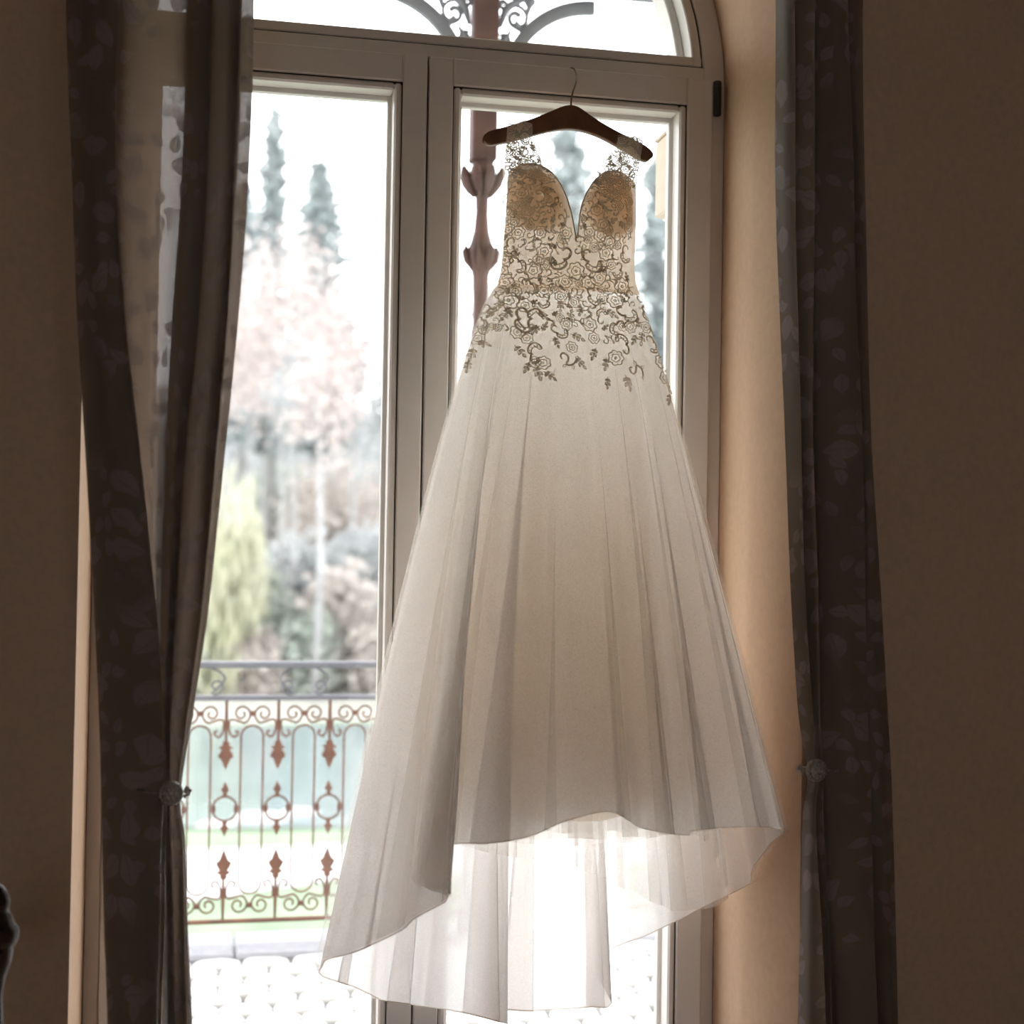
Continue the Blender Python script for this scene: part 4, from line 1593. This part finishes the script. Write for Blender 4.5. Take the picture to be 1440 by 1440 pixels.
# paving stones: rounded lozenges in staggered courses
pw, pd = 0.168, 0.105
stone_mesh = {}
for v in range(6):
    rs = np.random.default_rng(50 + v)
    a = [2 * PI * k / 14 for k in range(14)]
    jit = rs.uniform(0.93, 1.05, 14)

    def ring(s, z):
        out = []
        for k in range(14):
            ca, sa = math.cos(a[k]), math.sin(a[k])
            ex = math.copysign(abs(ca) ** 0.95, ca)
            ey = math.copysign(abs(sa) ** 0.85, sa)
            out.append((ex * pw * 0.505 * s * jit[k], ey * pd * 0.53 * s * jit[k], z))
        return out
    m = MB().grid([ring(1.0, -0.05), ring(1.0, -0.010), ring(0.93, -0.002), ring(0.7, 0.001)], True)
    m.F.append(tuple(range(3 * 14, 4 * 14)))
    stone_mesh[v] = mesh_data('paving_stone', m.V, m.F, M['stone'], True)
row = 0
yy = YF + 0.10
while yy < YR - 0.22:
    xx = -1.05 + (row % 2) * pw / 2
    while xx < 1.25:
        o = bpy.data.objects.new('paving_stone', stone_mesh[random.randrange(6)])
        COL.objects.link(o)
        o.parent = bal
        o.location = (xx + random.uniform(-.006, .006), yy + random.uniform(-.004, .004), random.uniform(-.003, .001))
        o.rotation_euler = (0, 0, random.uniform(-.08, .08) + (PI if random.random() < .5 else 0))
        xx += pw
    yy += pd * 0.93
    row += 1
kb = empty('trim_1', (0, YR, 0))
tag(kb, kind='structure')
for i in range(5):
    MB().box(-2.4 + i, -1.404 + i, YR - 0.16, YR + 0.14, -0.30, 0.0, 0.012).build('kerb_stone', M['kerb'], kb)
slab = MB().box(-2.4, 2.6, YF, YR + 0.10, -0.45, -0.052).build('trim_2', M['facade'])
tag(slab, kind='structure')
roof = MB().box(-2.4, 2.6, YF, YR + 0.10, 3.66, 3.80).build('ceiling_veranda', M['facade'])
tag(roof, kind='structure')
beam = MB().box(-2.4, 2.6, YR - 0.05, YR + 0.05, 3.565, 3.66, 0.006).build('trim_3', M['greyiron'])
tag(beam, kind='structure')

# ---- railing
K = 1 / 391.0
PER = 0.1856


def rz(py):
    return 0.08 + (1293 - py) / 390.0


rail = empty('balcony_railing', (0, YR, 0))
tag(rail, 'rust-brown wrought-iron balcony railing with scrolls, rings and leaf spears', 'railing')
MB().box(-2.3, 2.5, YR - 0.022, YR + 0.022, 0.988, 1.010, 0.004).build('top_rail', M['greyiron'], rail)
MB().box(-2.3, 2.5, YR - 0.016, YR + 0.016, rz(985), rz(978), 0.003).build('middle_rail', M['greyiron'], rail)
MB().box(-2.3, 2.5, YR - 0.012, YR + 0.012, rz(1297), rz(1292), 0.002).build('bottom_rail', M['iron'], rail)


def rel(pts):
    """railing-local px offsets > local metres"""
    return [(x * K, 0.0, rz(y)) for x, y in pts]


def spiral(cx_, cy_, r0_, r1_, a0_, turns, n_=26):
    out = []
    for i in range(n_ + 1):
        t = i / n_
        a_ = a0_ + turns * 2 * PI * t
        r_ = r0_ + (r1_ - r0_) * t
        out.append((cx_ + r_ * math.cos(a_), cy_ + r_ * math.sin(a_)))
    return out


def local_obj(name, mb_, mat, parent, smooth=True):
    me = mesh_data(name, mb_.V, mb_.F, M[mat], smooth)
    o_ = bpy.data.objects.new(name, me)
    COL.objects.link(o_)
    o_.parent = parent
    return o_


def spear(y0_, y1_, w, knots):
    """flat cast leaf between y0 (base) and y1 (tip): outline given as half widths"""
    left = []
    rgt = []
    for t, hw_ in knots:
        y = y0_ + (y1_ - y0_) * t
        left.append((-hw_ * w * K, rz(y)))
        rgt.append((hw_ * w * K, rz(y)))
    poly = left + rgt[::-1]
    return MB().prism(poly, -0.007, 0.007)


LEAFK = [(0, .16), (.06, .5), (.14, .35), (.24, .95), (.30, .45), (.40, .75), (.55, 1.0), (.64, .55), (.74, .42), (.88, .22), (1.0, .02)]
SPK = [(0, .25), (.12, .6), (.25, .35), (.45, .95), (.62, .6), (.8, .35), (1.0, .02)]
protos = {}


def add_proto(key, mb_, mat='iron'):
    me = mesh_data(key, mb_.V, mb_.F, M[mat], False)
    protos.setdefault('list', []).append((key, me))


for s in (-1, 1):
    add_proto('baluster', MB().tube(rel([(s * 20.8, 1040), (s * 20.8, 1240)]), 0.0042, 6))
add_proto('stem', MB().tube(rel([(0, 984), (0, 1010), (0, 1046)]), [0.006, 0.0075, 0.005], 6))
add_proto('stem', MB().tube(rel([(0, 1294), (0, 1262), (0, 1236)]), [0.005, 0.008, 0.006], 6))
add_proto('ring', MB().tube(rel(arc_pts(0, 1137, 17, 0, 2 * PI * 27 / 28, 27)), 0.0042, 6, True))
add_proto('leaf_spear', spear(1042, 1082, 11, LEAFK))
add_proto('leaf_spear', spear(1236, 1194, 11, LEAFK))
add_proto('spike', spear(1120, 1099, 6, SPK))
add_proto('spike', spear(1154, 1176, 6, SPK))
add_proto('arch', MB().tube(rel([(20.8, 1040)] + arc_pts(36.3, 1036, 15.5, PI, 2 * PI, 12) + [(51.7, 1040)]), 0.0042, 6))
add_proto('arch', MB().tube(rel([(20.8, 1240)] + arc_pts(36.3, 1241, 15.5, PI, 0, 12) + [(51.7, 1240)]), 0.0042, 6))
for s in (-1, 1):
    sp = spiral(0, 0, 3.0, 13.5, 2.2, 1.35)
    top_s = [(s * (21 - p[0] * 1.0), 1004 - p[1]) for p in sp]
    tail = catmull([top_s[-1], (s * 6, 1012), (s * 4, 1026), (s * 9, 1036), (s * 16, 1033), (s * 15, 1028), (s * 12, 1029)], 4)
    add_proto('scroll', MB().tube(rel(top_s[:-1] + [tuple(p) for p in tail]), 0.0043, 6))
    bot_s = [(s * (21 - p[0] * 1.0), 1272 + p[1]) for p in sp]
    tail = catmull([bot_s[-1], (s * 6, 1263), (s * 4, 1250), (s * 9, 1239), (s * 16, 1241), (s * 15, 1246), (s * 12, 1246)], 4)
    add_proto('scroll', MB().tube(rel(bot_s[:-1] + [tuple(p) for p in tail]), 0.0043, 6))
    add_proto('boss', MB().box(s * 15.8 * K - 0.008, s * 15.8 * K + 0.008, -0.008, 0.008, rz(1142), rz(1132), 0.003))
add_proto('collar', MB().box(36.3 * K - 0.01, 36.3 * K + 0.01, -0.009, 0.009, rz(1007), rz(1000), 0.003))
add_proto('collar', MB().box(36.3 * K - 0.01, 36.3 * K + 0.01, -0.009, 0.009, rz(1276), rz(1269), 0.003))
X0 = at(316, 1137, YR).x
for i in range(-5, 10):
    for key, me in protos['list']:
        o = bpy.data.objects.new(key, me)
        COL.objects.link(o)
        o.parent = rail
        o.location = (X0 + i * PER, 0, 0)
# C scrolls between the two upper rails
sp = spiral(0, 0, 2.5, 12, 0.9, 1.2, 20)
cs = [(-22 - p[0], 965 + p[1]) for p in sp]
cs_full = cs + [tuple(p) for p in catmull([cs[-1], (-34, 955), (-20, 941), (0, 938), (20, 941), (34, 955), (-cs[-1][0], cs[-1][1])], 4)][1:-1] + [(-p[0], p[1]) for p in cs[::-1]]
me = mesh_data('upper_scroll', MB().tube(rel(cs_full), 0.0042, 6).V, MB().tube(rel(cs_full), 0.0042, 6).F, M['greyiron'], True)
Xc = at(428, 960, YR).x
for i in range(-4, 6):
    o = bpy.data.objects.new('upper_scroll', me)
    COL.objects.link(o)
    o.parent = rail
    o.location = (Xc + i * 2 * PER, 0, 0)

# ---- cast-iron veranda column with spandrel brackets
XC = at(684, 20, YR).x - 0.005
col = empty('iron_column', (XC, YR, 0.0))
tag(col, 'reddish cast-iron veranda column with leafy capital and lacy brackets behind the dress', 'column')
zc = lambda py: at(676, py, YR).z
o = MB().lathe([(0.05, 0.0), (0.05, 0.08), (0.032, 0.12), (0.028, 0.9), (0.033, 0.95), (0.026, 1.02), (0.024, zc(560)), (0.030, zc(470)), (0.028, zc(440)), (0.030, zc(390)), (0.045, zc(368)), (0.052, zc(352)), (0.040, zc(340)), (0.030, zc(326)),
               (0.024, zc(300)), (0.026, zc(275)), (0.040, zc(262)), (0.034, zc(256)), (0.052, zc(250)), (0.045, zc(238)), (0.036, zc(228))], XC, YR, 14).build('shaft', M['columniron'], col)
smooth_by_angle(o, 45)
MB().box(XC - 0.048, XC + 0.048, YR - 0.048, YR + 0.048, zc(228), 3.57, 0.006).build('post_block', M['columniron'], col)
for k in range(8):            # capital leaves curl outwards
    a = 2 * PI * k / 8 + 0.3
    ca, sa = math.cos(a), math.sin(a)
    pts = [(0.03, zc(276)), (0.048, zc(266)), (0.062, zc(256)), (0.074, zc(246)), (0.078, zc(239)), (0.070, zc(237))]
    MB().tube([(XC + r * ca, YR + r * sa, z) for r, z in pts], [0.008, 0.017, 0.022, 0.019, 0.011, 0.004], 6).build('capital_leaf', M['columniron'], col, True)
for k in range(6):
    a = 2 * PI * k / 6
    ca, sa = math.cos(a), math.sin(a)
    pts = [(0.03, zc(380)), (0.05, zc(366)), (0.06, zc(354)), (0.058, zc(346))]
    MB().tube([(XC + r * ca, YR + r * sa, z) for r, z in pts], [0.008, 0.019, 0.016, 0.004], 6).build('collar_leaf', M['columniron'], col, True)
zA = at(690, 130, YR).z
RA = 0.345
for s in (-1, 1):
    br = empty('bracket', (0, 0, 0), col)
    cxa = XC + s * (0.05 + RA + 0.03)

    def bobj(name, mb_):
        return obj(name, mb_.V, mb_.F, M['greyiron'], br, True)
    # arched rib
    rows = []
    arc = [(PI if s > 0 else 0) - s * (PI / 2) * i / 24 for i in range(25)]
    for dr, dy in ((-0.022, -0.012), (0.028, -0.012), (0.028, 0.012), (-0.022, 0.012), (-0.022, -0.012)):
        rows.append([(cxa + (RA + dr) * math.cos(a), YR + dy, zA + (RA + dr) * math.sin(a) * 1.02) for a in arc])
    bobj('arch_rib', MB().grid(rows))
    # lacy scrolls in the corner between rib, post and beam
    for (dx, dz, r, a0_, tn) in ((0.12, 0.29, 0.055, 0.5, 1.4), (0.115, 0.42, 0.06, 3.0, 1.4), (0.22, 0.42, 0.055, 5.0, 1.4), (0.075, 0.20, 0.025, 1.0, 1.2), (0.30, 0.47, 0.04, 2.0, 1.3), (0.17, 0.36, 0.02, 0, 1.0), (0.07, 0.34, 0.02, 0, 1.0)):
        sp = [(XC + s * (dx + (r * (0.25 + 0.75 * i / 22)) * math.cos(a0_ + tn * 2 * PI * i / 22)), YR, zA + dz + (r * (0.25 + 0.75 * i / 22)) * math.sin(a0_ + tn * 2 * PI * i / 22)) for i in range(23)]
        bobj('bracket_scroll', MB().tube(sp, [0.011 - 0.004 * i / 22 for i in range(23)], 6))
    for (xa, za_, xb, zb_) in ((0.05, 0.05, 0.10, 0.24), (0.06, 0.25, 0.16, 0.37), (0.16, 0.30, 0.27, 0.44), (0.05, 0.36, 0.12, 0.48), (0.12, 0.26, 0.15, 0.24)):
        pts = catmull([(XC + s * xa, YR, zA + za_), (XC + s * (xa * .6 + xb * .4 - 0.015), YR, zA + (za_ + zb_) / 2 + 0.015), (XC + s * xb, YR, zA + zb_)], 5)
        bobj('bracket_leaf', MB().tube(pts, [0.006 + 0.011 * math.sin(PI * i / (len(pts) - 1)) for i in range(len(pts))], 6))

# ---- pale box outside beside the right pane
c0 = at(931, 188, 0.30)
c1 = at(943, 302, 0.30)
bx = empty('wall_box', (c0.x, 0.30, c1.z))
tag(bx, 'pale cream box fixed outside at the upper right edge of the right pane', 'box')
MB().box(c0.x, 0.80, 0.18, 0.36, c1.z, c0.z - 0.01, 0.006).build('case', M['cream'], bx)
MB().box(c0.x - 0.004, 0.804, 0.176, 0.364, c0.z - 0.01, c0.z, 0.003).build('lid', M['cream'], bx)

# ================================================================== GARDEN
GZ = -3.6
lawn = obj('ground_lawn', [(-60, 2.2, GZ), (80, 2.2, GZ), (80, 130, GZ), (-60, 130, GZ)], [(0, 1, 2, 3)], M['lawn'])
tag(lawn, kind='structure')
m = MB()
m.V = [(-40, 13.0, GZ + .02), (-2, 16.2, GZ + .02), (2, 18.0, GZ + .02), (50, 19.0, GZ + .02), (50, 20.2, GZ + .02), (2, 20.0, GZ + .02), (-2, 20.0, GZ + .02), (-40, 18.0, GZ + .02)]
m.F = [tuple(range(8))]
tag(m.build('ground_path', M['gravel']), kind='structure')
# pond outline
pts = []
for i in range(40):
    a = 2 * PI * i / 40
    r = 1 + 0.08 * math.sin(3 * a) + 0.05 * math.sin(5 * a + 1)
    pts.append((6 + 24 * r * math.cos(a), 28.6 + 7.2 * r * math.sin(a), GZ + 0.03))
pond = obj('pond', pts, [tuple(range(40))], M['water'])
tag(pond, 'flat teal pond in the garden beyond the balcony railing', 'pond')
# pale stones at the pond margin
for i, (px, py, Y, w) in enumerate(((365, 1182, 22.3, 0.5), (420, 1176, 22.8, 0.35), (300, 1190, 21.8, 0.35))):
    c = at(px, py, Y)
    rows = []
    for k in range(7):
        ph = PI / 2 * k / 6
        rows.append([(c.x + w * math.cos(ph) * math.cos(t) * (1 + .12 * math.sin(3 * t + i)), Y + 0.4 * w * math.cos(ph) * math.sin(t), GZ + 0.02 + 0.28 * w * math.sin(ph)) for t in np.linspace(0, 2 * PI, 17)[:-1]])
    o = MB().grid(rows, True).build('boulder', M['joint'], None, True, None, (c.x, Y, GZ))
    tag(o, ('large', 'right-hand', 'left-hand')[i] + ' pale boulder at the pond edge', 'boulder', 'boulders at the pond edge')
# bank and hill
rows = []
for Y, z in ((35.4, GZ), (46, GZ + 1.0), (60, GZ + 3.4), (80, GZ + 6.5), (120, GZ + 9.5)):
    rows.append([(x, Y + 1.2 * math.sin(x * .13), z + (z - GZ) * 0.12 * math.sin(x * .21 + Y)) for x in np.linspace(-60, 90, 40)])
tag(MB().grid(rows).build('ground_bank', M['bank'], None, True), kind='structure')
rows = []
for Y, z in ((170, -4), (200, 14), (230, 20), (260, 10)):
    rows.append([(x, Y, z * (1 + 0.18 * math.sin(x * .03 + 2) + .07 * math.sin(x * .11)) if z > 0 else z) for x in np.linspace(-150, 260, 50)])
tag(MB().grid(rows).build('ground_hill', M['hill'], None, True), kind='structure')


def cards(mb_, P, size, rs, droop=False):
    for p in P:
        a = rs.uniform(0, 2 * PI)
        b = rs.uniform(-0.9, 0.9)
        s = size * rs.uniform(0.6, 1.3)
        u = Vector((math.cos(a), math.sin(a), 0)) * s
        v = Vector((-math.sin(a) * math.sin(b), math.cos(a) * math.sin(b), math.cos(b))) * s
        if droop:
            u *= 0.35
            v = Vector((0, 0, 1)) * s * 2.2
        p = Vector(p)
        k = len(mb_.V)
        mb_.V += [tuple(p - u), tuple(p - v * 0.8), tuple(p + u), tuple(p + v)]
        mb_.F.append((k, k + 1, k + 2, k + 3))


def ground_at(x, Y):
    return GZ if Y < 40 else float(np.interp(Y, [38, 46, 60, 80, 120], [GZ, GZ + 1, GZ + 3.4, GZ + 6.5, GZ + 9.5])) - 0.25


def conifer(px, py_top, Y, wpx, label, seed, dens=1.0, base_py=None, mat='conifer', group='conifers across the pond'):
    rs = np.random.default_rng(seed)
    tp = at(px, py_top, Y)
    gz = ground_at(tp.x, Y)
    H = tp.z - gz
    w = wpx * (Y - CAM.y) / FPX
    root = empty('conifer', (tp.x, Y, gz))
    tag(root, label, 'tree', group)
    MB().tube([(tp.x, Y, gz), (tp.x + 0.1, Y, gz + H * .5), (tp.x, Y, tp.z - 0.3)], [H * 0.018, H * 0.012, 0.02], 7).build('trunk', M['bark'], root, True)
    m = MB()
    nb = int(240 * dens)
    for b in range(nb):
        t = rs.uniform(0.0, 1) ** 0.8
        z = tp.z - t * H * 0.72
        a = rs.uniform(0, 2 * PI)
        ln = w / 2 * (0.10 + 0.90 * t ** 0.55) * rs.uniform(0.55, 1.1)
        for k in range(9):
            f = (k + rs.uniform(0, 1)) / 9
            cards(m, [(tp.x + math.cos(a) * ln * f + rs.normal(0, .12), Y + math.sin(a) * ln * f + rs.normal(0, .12), z - ln * 0.30 * f + ln * .25 * f * f + rs.normal(0, .15))], 0.19 + 0.09 * (1 - f), rs)
    o_ = m.build('needles', M[mat], root)
    tag(o_, kind='stuff')
    return root


def broadleaf(name, px, py_top, Y, wpx, crown_frac, label, seed, mat, ncl=60, csize=0.2, bark='bark', trunk_r=0.16, group=None, lean=0.0, cat='tree', droop=False):
    rs = np.random.default_rng(seed)
    tp = at(px, py_top, Y)
    gz = ground_at(tp.x, Y)
    H = tp.z - gz
    w = wpx * (Y - CAM.y) / FPX
    root = empty(name, (tp.x, Y, gz))
    tag(root, label, cat, group)
    ch_ = H * crown_frac
    cz_ = tp.z - ch_ / 2
    if trunk_r > 0:
        tx = tp.x
        MB().tube([(tx + lean, Y, gz), (tx + lean * .5 + .1, Y, gz + H * .4), (tx, Y, gz + H * .75), (tx, Y, tp.z - 0.2)], [trunk_r, trunk_r * .8, trunk_r * .45, 0.03], 8).build('trunk', M[bark], root, True)
        for k in range(9):
            a = rs.uniform(0, 2 * PI)
            zz = gz + H * rs.uniform(max(0.2, 1 - crown_frac), 0.85)
            ln = w * rs.uniform(0.25, 0.48)
            MB().tube([(tx, Y, zz), (tx + math.cos(a) * ln * .5, Y + math.sin(a) * ln * .5, zz + ln * .45), (tx + math.cos(a) * ln, Y + math.sin(a) * ln, zz + ln * .8)], [trunk_r * .4, trunk_r * .25, 0.02], 5).build('branch', M[bark], root, True)
    m = MB()
    for c in range(ncl):
        d = rs.normal(0, 1, 3)
        d /= np.linalg.norm(d)
        r = rs.uniform(0, 1) ** 0.45
        q = (tp.x + d[0] * w / 2 * r, Y + d[1] * w / 2 * r, cz_ + d[2] * ch_ / 2 * r)
        n_ = rs.integers(14, 26)
        sp_ = w * 0.085 + 0.12
        if droop:
            P = [(q[0] + rs.normal(0, .15), q[1] + rs.normal(0, .15), q[2] - rs.uniform(0, ch_ * .35)) for _ in range(n_)]
            P = [p for p in P if p[2] > gz + 0.3]
        else:
            P = [(q[0] + rs.normal(0, sp_), q[1] + rs.normal(0, sp_), max(gz, q[2] + rs.normal(0, sp_))) for _ in range(n_)]
        cards(m, P, csize, rs, droop)
    o_ = m.build('foliage', M[mat], root)
    tag(o_, kind='stuff')
    return root


conifer(386, 160, 59, 92, 'tallest narrow dark conifer at the left of the left pane', 1, 1.3)
conifer(452, 232, 66, 190, 'broad blue-green conifer right of the tallest one', 2, 2.0)
conifer(345, 262, 72, 120, 'shorter conifer half hidden by the left curtain', 3, 1.2)
conifer(800, 170, 50, 230, 'pine with loose branches behind the dress neckline', 4, 1.6)
conifer(925, 230, 53, 200, 'pine with loose branches at the right edge of the right pane', 5, 1.1)
broadleaf('budding_tree', 400, 330, 45, 190, 0.42, 'pinkish budding tree with bare stem below the conifers', 6, 'buds', 120, 0.11, trunk_r=0.10, group='budding trees')
broadleaf('budding_tree', 500, 400, 50, 150, 0.40, 'pinkish budding tree beside the middle window stile', 7, 'buds', 90, 0.11, trunk_r=0.09, group='budding trees')
broadleaf('budding_tree', 355, 400, 54, 120, 0.40, 'pinkish budding tree next to the left curtain', 8, 'buds', 80, 0.11, trunk_r=0.11, group='budding trees')
broadleaf('budding_tree', 690, 380, 43, 130, 0.5, 'pinkish budding tree behind the iron column', 18, 'buds', 80, 0.11, trunk_r=0.10, group='budding trees')
broadleaf('birch_tree', 452, 470, 38.6, 90, 0.35, 'slender birch with a whitish trunk in the left pane', 9, 'buds', 40, 0.1, 'birch', 0.13)
broadleaf('slim_tree', 415, 480, 41.5, 70, 0.3, 'slim dark-stemmed tree left of the birch', 10, 'shrubgrey', 30, 0.1, 'bark', 0.09)
broadleaf('slim_tree', 540, 500, 40.5, 60, 0.3, 'slim dark-stemmed tree close to the middle stile', 12, 'shrubgrey', 30, 0.1, 'bark', 0.09)
broadleaf('willow_tree', 318, 630, 39.5, 118, 0.92, 'yellow-green weeping willow beside the left curtain', 11, 'willow', 150, 0.17, 'bark', 0.2, droop=True)
SH = [(395, 660, 62, 120, 'shrubgreen', 'green thicket behind the willow'), (470, 650, 56, 130, 'shrubtan', 'tan thicket behind the birch trunk'), (545, 660, 62, 120, 'shrubtan', 'tan thicket at the middle stile'),
      (520, 740, 46, 110, 'shrubgrey', 'grey-green thicket low at the middle stile'), (420, 760, 48, 110, 'shrubgrey', 'grey thicket between the slim stems'), (372, 800, 41, 80, 'shrubgreen', 'small green bush at the willow foot'),
      (478, 800, 41, 90, 'shrubtan', 'small tan bush below the birch'), (310, 860, 40, 80, 'shrubgreen', 'low green bush above the railing at the curtain'), (430, 880, 40, 90, 'shrubgreen', 'low green bush above the top rail'), (530, 880, 40, 90, 'shrubtan', 'low tan bush beside the skirt'),
      (360, 905, 39.5, 70, 'shrubtan', 'low tan bush above the left end of the railing'), (650, 640, 57, 120, 'shrubgrey', 'grey thicket behind the skirt waist'), (880, 560, 60, 160, 'shrubgrey', 'grey thicket at the right side behind the dress')]
for i, (px, py, Y, w, mt, lb) in enumerate(SH):
    broadleaf('shrub', px, py, Y, w, 1.0, lb, 40 + i, mt, 110, 0.17, trunk_r=0.0, cat='shrub', group='shrubs across the pond')

# distant woodland along the rising bank: beyond counting
rs = np.random.default_rng(77)
m = MB()
for c in range(520):
    x = rs.uniform(-75, 85)
    Y = rs.uniform(84, 112)
    hgt = rs.uniform(3.5, 8.5)
    g = ground_at(x, Y)
    P = [(x + rs.normal(0, 1.3), Y + rs.normal(0, 1.3), g + hgt * rs.uniform(0.15, 1.0)) for _ in range(30)]
    cards(m, P, 0.5, rs)
tag(m.build('woodland', M['shrubgrey']), 'pale distant woodland on the slope behind the trees', 'woodland', None, 'stuff')
